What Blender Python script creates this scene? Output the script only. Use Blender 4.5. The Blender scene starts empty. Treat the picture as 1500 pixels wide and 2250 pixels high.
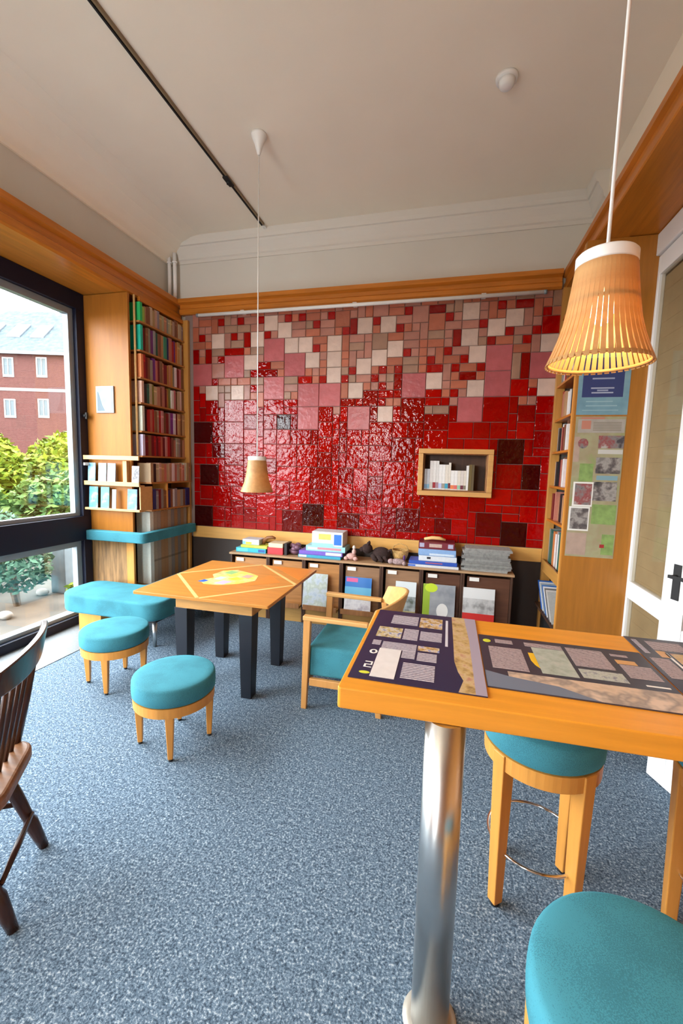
import bpy, bmesh, math, random
from mathutils import Matrix, Vector
random.seed(7)
PI = math.pi
S = bpy.context.scene
COL = S.collection

# ------------------------------------------------------------------ camera, world, lights, exposure
cam_d = bpy.data.cameras.new('camera')
cam_d.sensor_fit = 'VERTICAL'
cam_d.sensor_height = 36.0
cam_d.lens = 930.0 / 2250.0 * 36.0
cam_d.clip_start = 0.05
cam_d.clip_end = 300
cam = bpy.data.objects.new('camera', cam_d)
COL.objects.link(cam)
yaw, pitch, roll = math.radians(14.07), math.radians(6.12), math.radians(1.54)
fwd = Vector((-math.sin(yaw) * math.cos(pitch), math.cos(yaw) * math.cos(pitch), -math.sin(pitch)))
r0 = Vector((math.cos(yaw), math.sin(yaw), 0))
u0 = r0.cross(fwd)
rgt = math.cos(roll) * r0 + math.sin(roll) * u0
up = -math.sin(roll) * r0 + math.cos(roll) * u0
M = Matrix((rgt, up, -fwd)).transposed().to_4x4()
M.translation = (0, 0, 1.6)
cam.matrix_world = M
S.camera = cam

SKY = 8.0
w = bpy.data.worlds.new('overcast_sky')
S.world = w
w.use_nodes = True
w.node_tree.nodes['Background'].inputs[0].default_value = (0.93, 0.97, 1.0, 1)
w.node_tree.nodes['Background'].inputs[1].default_value = SKY

S.view_settings.view_transform = 'Standard'
S.view_settings.look = 'None'
S.view_settings.gamma = 1
S.view_settings.use_curve_mapping = False
S.view_settings.exposure = 1.5


def portal(name, loc, rot, sx, sy):
    d = bpy.data.lights.new(name, 'AREA')
    d.shape = 'RECTANGLE'
    d.size, d.size_y = sx, sy
    d.cycles.is_portal = True
    o = bpy.data.objects.new(name, d)
    COL.objects.link(o)
    o.location = loc
    o.rotation_euler = rot


portal('window_light_portal', (-3.56, 1.1, 1.55), (0, -PI / 2, 0), 3.1, 4.7)
portal('window_light_portal', (-2.05, -3.12, 1.6), (PI / 2, 0, 0), 1.1, 3.0)

# ------------------------------------------------------------------ helpers


class MB:
    def __init__(s):
        s.v, s.f, s.mi, s.sm = [], [], [], []
        s.mats, s.cur, s.xf = [], 0, None

    def mat(s, m):
        if m not in s.mats:
            s.mats.append(m)
        s.cur = s.mats.index(m)
        return s

    def add(s, vs, fs, smooth=False):
        b = len(s.v)
        for p in vs:
            p = Vector(p)
            s.v.append(tuple(s.xf @ p) if s.xf is not None else tuple(p))
        for f in fs:
            s.f.append(tuple(b + i for i in f))
            s.mi.append(s.cur)
            s.sm.append(smooth)
        return s

    def box(s, x0, x1, y0, y1, z0, z1):
        return s.add([(x0, y0, z0), (x1, y0, z0), (x1, y1, z0), (x0, y1, z0),
                      (x0, y0, z1), (x1, y0, z1), (x1, y1, z1), (x0, y1, z1)],
                     [(3, 2, 1, 0), (4, 5, 6, 7), (0, 1, 5, 4), (1, 2, 6, 5), (2, 3, 7, 6), (3, 0, 4, 7)])

    def hexa(s, bottom, top):
        return s.add(list(bottom) + list(top),
                     [(3, 2, 1, 0), (4, 5, 6, 7), (0, 1, 5, 4), (1, 2, 6, 5), (2, 3, 7, 6), (3, 0, 4, 7)])

    def taper(s, p0, p1, a0, b0, a1, b1, rz=0):
        # tapered square leg from p0 (bottom) to p1 (top)
        c, sn = math.cos(rz), math.sin(rz)

        def ring(p, a, b):
            return [(p[0] + c * x - sn * y, p[1] + sn * x + c * y, p[2]) for x, y in
                    ((-a, -b), (a, -b), (a, b), (-a, b))]
        return s.hexa(ring(p0, a0, b0), ring(p1, a1, b1))

    def cyl(s, p0, p1, r0, r1=None, n=16, smooth=True):
        r1 = r0 if r1 is None else r1
        p0, p1 = Vector(p0), Vector(p1)
        d = (p1 - p0).normalized()
        a = d.orthogonal().normalized()
        b = d.cross(a)
        vs = []
        for p, r in ((p0, r0), (p1, r1)):
            for i in range(n):
                t = 2 * PI * i / n
                vs.append(p + r * (math.cos(t) * a + math.sin(t) * b))
        s.add(vs, [(i, (i + 1) % n, n + (i + 1) % n, n + i) for i in range(n)], smooth)
        s.add(vs[:n], [tuple(reversed(range(n)))])
        s.add(vs[n:], [tuple(range(n))])
        return s

    def tube(s, pts, r, n=10):
        pts = [Vector(p) for p in pts]
        rings = []
        a = None
        for i, p in enumerate(pts):
            d = (pts[min(i + 1, len(pts) - 1)] - pts[max(i - 1, 0)]).normalized()
            a = d.orthogonal().normalized() if a is None else (a - d * a.dot(d)).normalized()
            b = d.cross(a)
            rr = r[i] if isinstance(r, (list, tuple)) else r
            rings += [p + rr * (math.cos(2 * PI * k / n) * a + math.sin(2 * PI * k / n) * b) for k in range(n)]
        fs = []
        for i in range(len(pts) - 1):
            for k in range(n):
                fs.append((i * n + k, i * n + (k + 1) % n, (i + 1) * n + (k + 1) % n, (i + 1) * n + k))
        fs.append(tuple(reversed(range(n))))
        fs.append(tuple((len(pts) - 1) * n + k for k in range(n)))
        return s.add(rings, fs, True)

    def lathe(s, prof, n=32, c=(0, 0), smooth=True, closed=False):
        vs, fs = [], []
        for r, z in prof:
            for i in range(n):
                t = 2 * PI * i / n
                vs.append((c[0] + r * math.cos(t), c[1] + r * math.sin(t), z))
        m = len(prof)
        for j in range(m if closed else m - 1):
            for i in range(n):
                k = (j + 1) % m
                fs.append((j * n + i, j * n + (i + 1) % n, k * n + (i + 1) % n, k * n + i))
        s.add(vs, fs, smooth)
        if not closed:
            if prof[0][0] > 1e-6:
                s.add(vs[:n], [tuple(reversed(range(n)))])
            if prof[-1][0] > 1e-6:
                s.add(vs[-n:], [tuple(range(n))])
        return s

    def prism(s, poly, z0, z1, smooth=False):
        n = len(poly)
        vs = [(x, y, z0) for x, y in poly] + [(x, y, z1) for x, y in poly]
        s.add(vs, [tuple(reversed(range(n))), tuple(range(n, 2 * n))])
        s.add(vs, [(i, (i + 1) % n, n + (i + 1) % n, n + i) for i in range(n)], smooth)
        return s

    def ellipsoid(s, c, r, n=14, m=9):
        vs, fs = [], []
        for j in range(m + 1):
            ph = PI * j / m
            for i in range(n):
                t = 2 * PI * i / n
                vs.append((c[0] + r[0] * math.sin(ph) * math.cos(t), c[1] + r[1] * math.sin(ph) * math.sin(t),
                           c[2] - r[2] * math.cos(ph)))
        for j in range(m):
            for i in range(n):
                fs.append((j * n + i, j * n + (i + 1) % n, (j + 1) * n + (i + 1) % n, (j + 1) * n + i))
        return s.add(vs, fs, True)

    def mesh(s, name):
        me = bpy.data.meshes.new(name)
        me.from_pydata(s.v, [], s.f)
        for m in s.mats:
            me.materials.append(m)
        me.polygons.foreach_set('material_index', s.mi)
        me.polygons.foreach_set('use_smooth', s.sm)
        me.update()
        bm = bmesh.new()
        bm.from_mesh(me)
        bmesh.ops.remove_doubles(bm, verts=bm.verts, dist=1e-6)
        bmesh.ops.recalc_face_normals(bm, faces=bm.faces)
        bm.to_mesh(me)
        bm.free()
        return me

    def build(s, name, m=None, parent=None, bevel=0, seg=2, loc=None):
        if m is not None and not s.mats:
            s.mats = [m]
        return link(name, s.mesh(name), parent, bevel, seg, loc)


def link(name, me, parent=None, bevel=0, seg=2, loc=None):
    o = bpy.data.objects.new(name, me)
    COL.objects.link(o)
    if parent is not None:
        o.parent = parent
    if loc is not None:
        o.location = loc
    if bevel:
        b = o.modifiers.new('bevel', 'BEVEL')
        b.width = bevel
        b.segments = seg
        b.limit_method = 'ANGLE'
        b.angle_limit = math.radians(40)
        b.harden_normals = False
    return o


def tag(o, label, cat, group=None):
    o['label'] = label
    o['category'] = cat
    if group:
        o['group'] = group
    return o


def thing(name, label, cat, loc=(0, 0, 0), rz=0, group=None):
    o = bpy.data.objects.new(name, None)
    COL.objects.link(o)
    o.empty_display_size = 0.05
    o.location = loc
    o.rotation_euler = (0, 0, rz)
    return tag(o, label, cat, group)


def struct(o, label=None):
    o['kind'] = 'structure'
    if label:
        o['label'] = label
    return o


def copy_tree(o, parent=None):
    c = o.copy()
    COL.objects.link(c)
    c.parent = parent
    for ch in list(o.children):
        copy_tree(ch, c)
    return c


def bx(x0, x1, y0, y1, z0, z1):
    return MB().box(x0, x1, y0, y1, z0, z1)


def rpoly(pts, rad, n=6):
    """polygon with rounded corners; rad is one radius or a list"""
    out = []
    m = len(pts)
    for i in range(m):
        p, a, b = Vector(pts[i]), Vector(pts[i - 1]), Vector(pts[(i + 1) % m])
        r = rad[i] if isinstance(rad, (list, tuple)) else rad
        if r <= 0:
            out.append(tuple(p))
            continue
        da, db = (a - p).normalized(), (b - p).normalized()
        for k in range(n + 1):
            t = k / n
            q = (1 - t) ** 2 * (p + da * r) + 2 * t * (1 - t) * p + t * t * (p + db * r)
            out.append((q.x, q.y))
    return out


# ------------------------------------------------------------------ materials
MATS = {}


def nodemat(name):
    m = bpy.data.materials.new(name)
    m.use_nodes = True
    nt = m.node_tree
    return m, nt, nt.nodes['Principled BSDF']


def ramp(nt, fac, cols):
    r = nt.nodes.new('ShaderNodeValToRGB')
    el = r.color_ramp.elements
    while len(el) < len(cols):
        el.new(0.5)
    for e, (p, c) in zip(el, cols):
        e.position = p
        e.color = (*c, 1)
    nt.links.new(fac, r.inputs[0])
    return r.outputs[0]


def noise(nt, scale, detail=3, vec=None, rough=0.5):
    n = nt.nodes.new('ShaderNodeTexNoise')
    n.inputs['Scale'].default_value = scale
    n.inputs['Detail'].default_value = detail
    n.inputs['Roughness'].default_value = rough
    if vec is not None:
        nt.links.new(vec, n.inputs['Vector'])
    return n.outputs['Fac']


def coords(nt, kind='Object', scale=(1, 1, 1)):
    t = nt.nodes.new('ShaderNodeTexCoord')
    mp = nt.nodes.new('ShaderNodeMapping')
    mp.inputs['Scale'].default_value = scale
    nt.links.new(t.outputs[kind], mp.inputs['Vector'])
    return mp.outputs[0]


def bump(nt, h, strength, dist, bsdf, prev=None):
    b = nt.nodes.new('ShaderNodeBump')
    b.inputs['Strength'].default_value = strength
    b.inputs['Distance'].default_value = dist
    nt.links.new(h, b.inputs['Height'])
    if prev is not None:
        nt.links.new(prev, b.inputs['Normal'])
    nt.links.new(b.outputs[0], bsdf.inputs['Normal'])
    return b.outputs[0]


def mul(c, k):
    return tuple(min(1, x * k) for x in c)


def wood(name, c, axis='z', rough=0.35, vary=0.22, spec=0.4):
    if name in MATS:
        return MATS[name]
    m, nt, b = nodemat(name)
    sc = {'x': (1.2, 14, 14), 'y': (14, 1.2, 14), 'z': (14, 14, 1.2)}[axis]
    n1 = noise(nt, 2.2, 6, coords(nt, 'Object', sc), 0.6)
    col = ramp(nt, n1, [(0.25, mul(c, 1 - vary)), (0.5, c), (0.75, mul(c, 1 + vary))])
    nt.links.new(col, b.inputs['Base Color'])
    b.inputs['Roughness'].default_value = rough
    b.inputs['Specular IOR Level'].default_value = spec
    bump(nt, n1, 0.05, 0.01, b)
    MATS[name] = m
    return m


def plain(name, c, rough=0.5, metal=0, spec=0.5, vary=0.0, scale=20, bmp=0):
    if name in MATS:
        return MATS[name]
    m, nt, b = nodemat(name)
    b.inputs['Base Color'].default_value = (*c, 1)
    b.inputs['Roughness'].default_value = rough
    b.inputs['Metallic'].default_value = metal
    b.inputs['Specular IOR Level'].default_value = spec
    if vary or bmp:
        n1 = noise(nt, scale, 4, coords(nt))
        if vary:
            col = ramp(nt, n1, [(0.3, mul(c, 1 - vary)), (0.7, mul(c, 1 + vary))])
            nt.links.new(col, b.inputs['Base Color'])
        if bmp:
            bump(nt, n1, bmp, 0.004, b)
    MATS[name] = m
    return m


def fabric(name, c, scale=420):
    m, nt, b = nodemat(name)
    v = coords(nt)
    n1 = noise(nt, scale, 2, v)
    n2 = noise(nt, 6, 3, v)
    mx = nt.nodes.new('ShaderNodeMath')
    mx.operation = 'ADD'
    nt.links.new(n1, mx.inputs[0])
    nt.links.new(n2, mx.inputs[1])
    col = ramp(nt, mx.outputs[0], [(0.75, mul(c, 0.8)), (1.0, c), (1.0, c), (1.0, mul(c, 1.2))])
    nt.links.new(col, b.inputs['Base Color'])
    b.inputs['Roughness'].default_value = 0.85
    b.inputs['Specular IOR Level'].default_value = 0.25
    b.inputs['Sheen Weight'].default_value = 0.35
    b.inputs['Sheen Tint'].default_value = (*mul(c, 2.5), 1)
    bump(nt, n1, 0.25, 0.002, b)
    return m


def carpet():
    m, nt, b = nodemat('blue_grey_carpet')
    v = coords(nt)
    n1 = noise(nt, 120, 2, v, 0.7)
    n2 = noise(nt, 45, 2, v, 0.6)
    ad = nt.nodes.new('ShaderNodeMath')
    ad.operation = 'MULTIPLY_ADD'
    nt.links.new(n2, ad.inputs[0])
    ad.inputs[1].default_value = 0.35
    nt.links.new(n1, ad.inputs[2])
    col = ramp(nt, ad.outputs[0], [(0.50, (0.040, 0.062, 0.092)), (0.66, (0.108, 0.163, 0.225)),
                                   (0.76, (0.19, 0.265, 0.345)), (0.86, (0.44, 0.52, 0.58))])
    nt.links.new(col, b.inputs['Base Color'])
    b.inputs['Roughness'].default_value = 0.95
    b.inputs['Specular IOR Level'].default_value = 0.1
    bump(nt, n1, 0.5, 0.004, b)
    return m


def tile_mat(name, c, rough=0.06, vary=0.18, wav=0.32):
    m, nt, b = nodemat(name)
    oi = nt.nodes.new('ShaderNodeObjectInfo')
    v = coords(nt, 'Object')
    col = ramp(nt, oi.outputs['Random'], [(0.0, mul(c, 1 - vary)), (1.0, mul(c, 1 + vary))])
    n0 = noise(nt, 9, 3, v)
    mx = nt.nodes.new('ShaderNodeMixRGB')
    mx.blend_type = 'MULTIPLY'
    mx.inputs[0].default_value = 0.5
    nt.links.new(col, mx.inputs[1])
    nt.links.new(ramp(nt, n0, [(0.3, (0.7, 0.7, 0.7)), (0.7, (1.15, 1.15, 1.15))]), mx.inputs[2])
    nt.links.new(mx.outputs[0], b.inputs['Base Color'])
    b.inputs['Roughness'].default_value = rough
    b.inputs['Specular IOR Level'].default_value = 0.32
    g = nt.nodes.new('ShaderNodeNewGeometry')
    n1 = noise(nt, 20, 2, g.outputs['Position'])
    bump(nt, n1, wav, 0.02, b)
    return m


def glass_mat(name, tint=(1, 1, 1), refl=0.06):
    m = bpy.data.materials.new(name)
    m.use_nodes = True
    nt = m.node_tree
    nt.nodes.clear()
    out = nt.nodes.new('ShaderNodeOutputMaterial')
    mix = nt.nodes.new('ShaderNodeMixShader')
    tr = nt.nodes.new('ShaderNodeBsdfTransparent')
    tr.inputs[0].default_value = (*tint, 1)
    gl = nt.nodes.new('ShaderNodeBsdfGlossy')
    gl.inputs['Roughness'].default_value = 0.0
    mix.inputs[0].default_value = refl
    nt.links.new(tr.outputs[0], mix.inputs[1])
    nt.links.new(gl.outputs[0], mix.inputs[2])
    nt.links.new(mix.outputs[0], out.inputs[0])
    return m


def leaf_mat(name, c1, c2):
    m, nt, b = nodemat(name)
    g = nt.nodes.new('ShaderNodeNewGeometry')
    n1 = noise(nt, 2.5, 3, g.outputs['Position'])
    rp = nt.nodes.new('ShaderNodeNewGeometry')
    ad = nt.nodes.new('ShaderNodeMath')
    ad.operation = 'MULTIPLY_ADD'
    nt.links.new(rp.outputs['Random Per Island'], ad.inputs[0])
    ad.inputs[1].default_value = 0.5
    nt.links.new(n1, ad.inputs[2])
    nt.links.new(ramp(nt, ad.outputs[0], [(0.45, c1), (0.95, c2)]), b.inputs['Base Color'])
    b.inputs['Roughness'].default_value = 0.6
    b.inputs['Specular IOR Level'].default_value = 0.08
    return m


def text_mat(name, bg, fg, scale, thresh=0.5, axis='y'):
    """small illegible print: lines of words"""
    m, nt, b = nodemat(name)
    v = coords(nt, 'Object')
    wv = nt.nodes.new('ShaderNodeTexWave')
    wv.bands_direction = axis.upper()
    wv.inputs['Scale'].default_value = scale
    nt.links.new(v, wv.inputs['Vector'])
    n1 = noise(nt, scale * 4, 1, v)
    ml = nt.nodes.new('ShaderNodeMath')
    ml.operation = 'MULTIPLY'
    nt.links.new(wv.outputs['Fac'], ml.inputs[0])
    nt.links.new(n1, ml.inputs[1])
    col = ramp(nt, ml.outputs[0], [(thresh * 0.6, bg), (thresh * 0.75, fg)])
    nt.links.new(col, b.inputs['Base Color'])
    b.inputs['Roughness'].default_value = 0.5
    return m


def photo_mat(name, cols, scale=14, rough=0.45):
    """a printed colour picture: patches of the given colours"""
    m, nt, b = nodemat(name)
    v = coords(nt, 'Object')
    n1 = noise(nt, scale, 3, v, 0.6)
    k = len(cols)
    r = [(0.33 + 0.34 * i / max(1, k - 1), c) for i, c in enumerate(cols)]
    nt.links.new(ramp(nt, n1, r), b.inputs['Base Color'])
    b.inputs['Roughness'].default_value = rough
    return m


WOOD = (0.44, 0.165, 0.024)
W_X = wood('honey_wood_along_x', WOOD, 'x')
W_Y = wood('honey_wood_along_y', WOOD, 'y')
W_Z = wood('honey_wood_along_z', WOOD, 'z')
W_TRIM_X = wood('trim_wood_along_x', (0.50, 0.165, 0.018), 'x', 0.32)
W_TRIM_Y = wood('trim_wood_along_y', (0.50, 0.165, 0.018), 'y', 0.32)
W_BAR = wood('bar_top_wood', (0.76, 0.31, 0.03), 'x', 0.32, 0.13)
W_STOOL = wood('stool_wood', (0.62, 0.28, 0.055), 'z', 0.4, 0.14)
W_PALE = wood('pale_wood', (0.72, 0.45, 0.18), 'x', 0.4, 0.12)
W_DARK = wood('dark_brown_wood', (0.07, 0.033, 0.02), 'z', 0.4, 0.3)
W_MID = wood('mid_brown_wood', (0.30, 0.135, 0.05), 'z', 0.4, 0.3)
W_RUSTIC = wood('rustic_streaked_wood', (0.26, 0.14, 0.05), 'z', 0.55, 0.75)
W_CHAIR = wood('dark_chair_wood', (0.045, 0.018, 0.012), 'z', 0.25, 0.35)
TEAL = fabric('teal_fabric', (0.042, 0.20, 0.255))
CARPET = carpet()
CEIL = plain('ceiling_plaster', (0.86, 0.79, 0.665), 0.9, vary=0.02, scale=2)
WALLP = plain('wall_paint', (0.62, 0.60, 0.54), 0.85, vary=0.02, scale=2)
WHITEP = plain('white_paint', (0.82, 0.82, 0.82), 0.4)
WHITE = plain('white_plastic', (0.8, 0.8, 0.78), 0.35)
BLACK = plain('black_metal', (0.006, 0.008, 0.022), 0.45, spec=0.3)
BLACKM = plain('matte_black', (0.008, 0.008, 0.009), 0.7)
GREYF = plain('grey_aluminium', (0.22, 0.26, 0.29), 0.4, 0.2)
STEEL = plain('brushed_steel', (0.6, 0.61, 0.6), 0.3, 1.0, vary=0.06, scale=8)
CHROME = plain('chrome', (0.8, 0.8, 0.8), 0.12, 1.0)
GROUT = plain('grey_grout', (0.23, 0.17, 0.15), 0.9)
PAPER = plain('paper', (0.78, 0.76, 0.72), 0.7)
GLASS = glass_mat('window_glass', (0.98, 0.99, 0.99), 0.05)

# ------------------------------------------------------------------ room shell
XL, XR, YB, YR, ZC = -3.10, 1.30, 4.30, -3.0, 3.98
XG = -3.50                      # glass plane of the long window
struct(bx(-3.62, 1.42, -3.1, 4.5, -0.12, 0.0).build('floor', CARPET))
struct(bx(-3.43, -2.95, -2.9, 3.44, 0.0005, 0.004).build('trim_1', plain('pale_stone', (0.13, 0.145, 0.155), 0.6, vary=0.12, scale=60)),
       'pale stone strip along the window')
struct(bx(-3.62, 1.42, -3.1, 4.5, ZC, ZC + 0.12).build('ceiling', CEIL))
# back wall with the hole of the niche
NX0, NX1, NZ0, NZ1 = -0.25, 0.352, 1.390, 1.752
wb = MB().mat(GROUT)
wb.box(-2.9, NX0, 4.275, 4.5, 0.76, 3.22).box(NX1, 0.90, 4.275, 4.5, 0.76, 3.22)
wb.box(NX0, NX1, 4.275, 4.5, 0.76, NZ0).box(NX0, NX1, 4.275, 4.5, NZ1, 3.22).box(NX0, NX1, 4.46, 4.5, NZ0, NZ1)
wb.mat(WALLP).box(-3.62, 1.42, 4.30, 4.5, 3.22, ZC).box(-3.62, -2.9, 4.3, 4.5, 0, 3.22).box(0.90, 1.42, 4.3, 4.5, 0, 3.22)
wb.mat(plain('dark_brown_panel', (0.035, 0.02, 0.014), 0.5)).box(-2.9, 0.90, 4.3, 4.5, 0, 0.76)
wall_back = struct(wb.build('wall_back'))
# left wall: paint above the wood datum
struct(bx(-3.62, XL, YR, 4.3, 3.36, ZC).build('wall_left', WALLP))
struct(bx(1.10, 1.42, YR, 4.3, 3.36, ZC).build('wall_right', CEIL))
struct(bx(-3.62, -3.13, 3.482, 4.3, 0, 3.14).build('wall_left_corner', W_DARK))
# right wall below the datum, behind the door and nearer
rw = MB().mat(W_Z)
rw.box(1.34, 1.42, 3.64, 4.3, 0, 3.2).box(1.34, 1.42, YR, 2.02, 0, 3.2)
struct(rw.build('wall_right_lower'))
struct(bx(-3.62, -3.43, YR, -1.2, 0, 3.144).build('wall_left_lower', W_Z))
# corridor beyond the door
cw = MB().mat(WALLP)
cw.box(2.5, 2.6, 1.2, 4.4, 0, 3.3).box(1.42, 2.5, 1.2, 1.3, 0, 3.3).box(1.42, 2.5, 4.3, 4.4, 0, 3.3).box(1.42, 2.5, 1.3, 4.3, 3.2, 3.3)
struct(cw.build('wall_corridor'))
struct(bx(1.42, 2.5, 1.3, 4.3, -0.12, 0.0).build('floor_corridor', CARPET))
# rear wall, behind the camera, with its window
rr = MB().mat(W_Z)
rr.box(-3.62, -2.6, -3.1, -3.0, 0, ZC).box(-1.5, 1.42, -3.1, -3.0, 0, ZC)
rr.box(-2.6, -1.5, -3.1, -3.0, 0, 0.1).box(-2.6, -1.5, -3.1, -3.0, 3.1, ZC)
struct(rr.build('wall_rear'))
f = MB().mat(BLACK)
for x in (-2.6, -2.09, -1.58):
    f.box(x, x + 0.08, -3.09, -3.02, 0.1, 3.1)
f.box(-2.52, -1.58, -3.09, -3.02, 0.1, 0.18).box(-2.52, -1.58, -3.09, -3.02, 3.02, 3.1).box(-2.52, -1.58, -3.09, -3.02, 1.0, 1.08)
w2 = struct(f.build('window_2'))
bx(-2.52, -1.58, -3.06, -3.054, 0.18, 3.02).build('pane', GLASS, w2)

# ---- ceiling mouldings
def mould(name, prof, axis, a, b, wallpos, sgn, m, label):
    """prof: list of (distance from wall, z)"""
    k = len(prof)
    vs = []
    for t in (a, b):
        for d, z in prof:
            vs.append((t, wallpos + sgn * d, z) if axis == 'x' else (wallpos + sgn * d, t, z))
    fs = [(i, (i + 1) % k, k + (i + 1) % k, k + i) for i in range(k)] + [tuple(range(k)), tuple(range(k, 2 * k))]
    o = MB().add(vs, fs).build(name, m)
    return struct(o, label)


CORN = [(0, 3.745), (0.012, 3.745), (0.016, 3.775), (0.03, 3.785), (0.032, 3.80), (0.042, 3.83), (0.06, 3.86), (0.07, 3.875),
        (0.075, 3.895), (0.09, 3.90), (0.1, 3.93), (0.105, 3.9795), (0, 3.9795)]
CORNM = plain('cornice_plaster', (0.66, 0.63, 0.57), 0.85)
mould('trim_2', CORN, 'x', XL, 1.10, 4.3, -1, CORNM, 'plaster cornice over the tiled wall')
COVE = [(0, 3.745), (0.02, 3.745), (0.03, 3.77), (0.07, 3.80), (0.13, 3.86), (0.22, 3.925), (0.33, 3.965), (0.42, 3.9795), (0, 3.9795)]
mould('trim_3', COVE, 'y', YR, 4.3, XL, 1, CEIL, 'plaster cove over the window side')
mould('trim_4', CORN, 'y', 3.98, 4.3, 1.10, -1, CORNM, 'plaster cornice over the door side')
# ---- wooden datum rail round the room
RAILL = [(0, 3.145), (0.13, 3.145), (0.145, 3.16), (0.145, 3.215), (0.125, 3.23), (0.125, 3.285), (0.16, 3.30), (0.16, 3.352), (0.145, 3.362), (0, 3.362)]
mould('trim_5', RAILL, 'y', YR, 4.28, XL, 1, W_TRIM_Y, 'wooden rail over the window')
RAILB = [(0, 3.2), (0.06, 3.2), (0.075, 3.215), (0.075, 3.25), (0.06, 3.265), (0.06, 3.3), (0.10, 3.315), (0.10, 3.355), (0, 3.355)]
mould('trim_6', RAILB, 'x', -2.94, 0.87, 4.3, -1, W_TRIM_X, 'wooden rail over the tiled wall')
RAILR = [(0, 3.2), (0.20, 3.2), (0.205, 3.21), (0.205, 3.25), (0.195, 3.26), (0.195, 3.30), (0.22, 3.312), (0.22, 3.352), (0, 3.352)]
mould('trim_7', RAILR, 'y', YR, 4.28, 1.10, -1, W_TRIM_Y, 'wooden rail over the door side')
struct(bx(1.10, 1.42, YR, 4.3, 3.205, 3.352).build('trim_8', W_TRIM_Y), 'wooden soffit over the door')
struct(bx(-3.62, XL, YR, 4.3, 3.145, 3.358).build('trim_9', W_Y), 'wooden soffit over the window')
struct(bx(-2.82, 0.88, 4.262, 4.274, 0.755, 0.882).build('baseboard_back', wood('strip_wood', (0.66, 0.36, 0.10), 'x', 0.35, 0.12)),
       'pale wooden strip under the red tiles')

# ------------------------------------------------------------------ the tiled wall
TU, TV = 0.077, 0.078
def cellx(c): return -2.82 + (c - 0.8) * TU
def cellz(r): return 3.2 - (r - 0.3) * TV
FEAT = """R 5 1 1 1,R 8 1 1 1,R 11 1 1 1,W 12 1 2 2,R 2 3 1 1,W 4 3 2 2,R 7 3 1 1,R 9 3 1 2,W 10 3 2 2,R 12 3 1 1,P 12 4 3 3,
R 1 5 1 2,R 3 5 1 2,R 6 5 3 1,R 5 6 1 1,P 6 6 3 3,W 9 6 2 2,P 1 7 3 3,R 11 7 2 1,R 11 8 3 1,R 10 8 1 1,P 12 9 3 3,R 4 9 1 1,
W 3 10 2 2,W 7 10 2 2,R 10 10 1 1,S 10 11 1 1,S 2 10 1 1,R 15 1 1 1,R 17 1 1 1,W 14 2 2 2,R 19 2 1 1,R 21 1 1 1,R 24 2 1 2,
W 25 2 2 2,R 23 3 1 1,W 15 4 2 2,W 17 4 2 2,R 19 5 1 1,W 21 4 2 2,W 24 3 2 2,P 15 6 3 3,W 18 6 2 2,W 21 6 2 2,W 25 7 2 2,
R 24 8 1 1,W 21 8 2 2,R 17 9 2 1,R 20 9 1 1,R 23 9 1 1,W 24 10 2 2,P 17 10 3 3,P 20 10 3 3,S 16 11 1 1,P 17 13 3 3,P 24 13 3 3,
S 22 13 1 1,R 27 2 1 1,W 28 2 2 2,R 30 3 1 1,R 31 1 1 1,R 34 1 2 1,R 36 2 1 1,R 37 4 1 2,W 29 5 2 2,W 27 6 2 2,R 31 6 1 1,
R 36 6 1 1,R 34 7 1 1,R 34 8 2 1,R 28 8 1 1,R 30 8 1 1,R 27 9 1 1,R 28 10 1 1,R 30 9 1 2,P 31 9 3 3,W 34 9 2 2,R 37 8 1 1,
R 38 9 2 1,R 37 11 1 1,R 34 11 2 1,S 29 12 1 1,S 30 12 1 1,S 34 13 1 1,S 35 13 2 1,S 37 12 1 1,W 28 13 2 2,W 38 1 2 2,
R 42 1 1 1,R 44 1 2 1,W 43 2 2 2,R 40 3 1 1,W 41 3 2 2,W 38 4 2 2,R 43 4 1 1,R 47 3 2 2,R 47 2 1 1,R 46 4 1 1,R 41 5 1 1,
R 45 5 1 1,W 39 6 2 2,R 38 7 1 1,R 40 8 1 1,P 41 6 3 3,P 41 9 3 3,W 39 10 2 2,W 47 5 2 2,P 46 7 3 3,W 47 10 2 2,S 44 7 1 3,
R 45 7 1 3,P 38 12 3 3,S 45 12 1 1,S 46 12 1 1,S 46 10 1 1,D 14 14 2 2,D 1 15 3 3,D 2 21 3 3,D 18 26 3 3,M 15 27 3 3,M 23 27 3 2,
D 1 27 3 3,M 4 18 2 2,D 43 17 3 3,D 46 20 2 3,D 44 27 3 3,M 41 26 3 3,M 31 26 3 3,M 36 27 2 2"""
occ = {}
tiles = []
NC0, NC1, NR0, NR1 = 1, 48, 0, 29
for c in range(NC0, NC1 + 1):
    for r in range(NR0, NR1 + 1):
        x, z = cellx(c + 0.5), cellz(r + 0.5)
        if NX0 - 0.01 < x < NX1 + 0.01 and NZ0 - 0.01 < z < NZ1 + 0.01:
            occ[(c, r)] = 1


def put(t, c, r, wd, ht):
    cells = [(c + i, r + j) for i in range(wd) for j in range(ht)]
    if any(k in occ or not (NC0 <= k[0] <= NC1 and NR0 <= k[1] <= NR1) for k in cells):
        return False
    for k in cells:
        occ[k] = 1
    tiles.append((t, c, r, wd, ht))
    return True


for it in FEAT.replace('\n', '').split(','):
    t, c, r, wd, ht = it.split()
    c, r, wd, ht = int(c), int(r), int(wd), int(ht)
    if not put(t, c, r, wd, ht) and wd * ht > 1:
        put(t, c + (1 if wd > 1 else 0), r, max(1, wd - 1), ht) or put(t, c, r, 1, 1)
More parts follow.
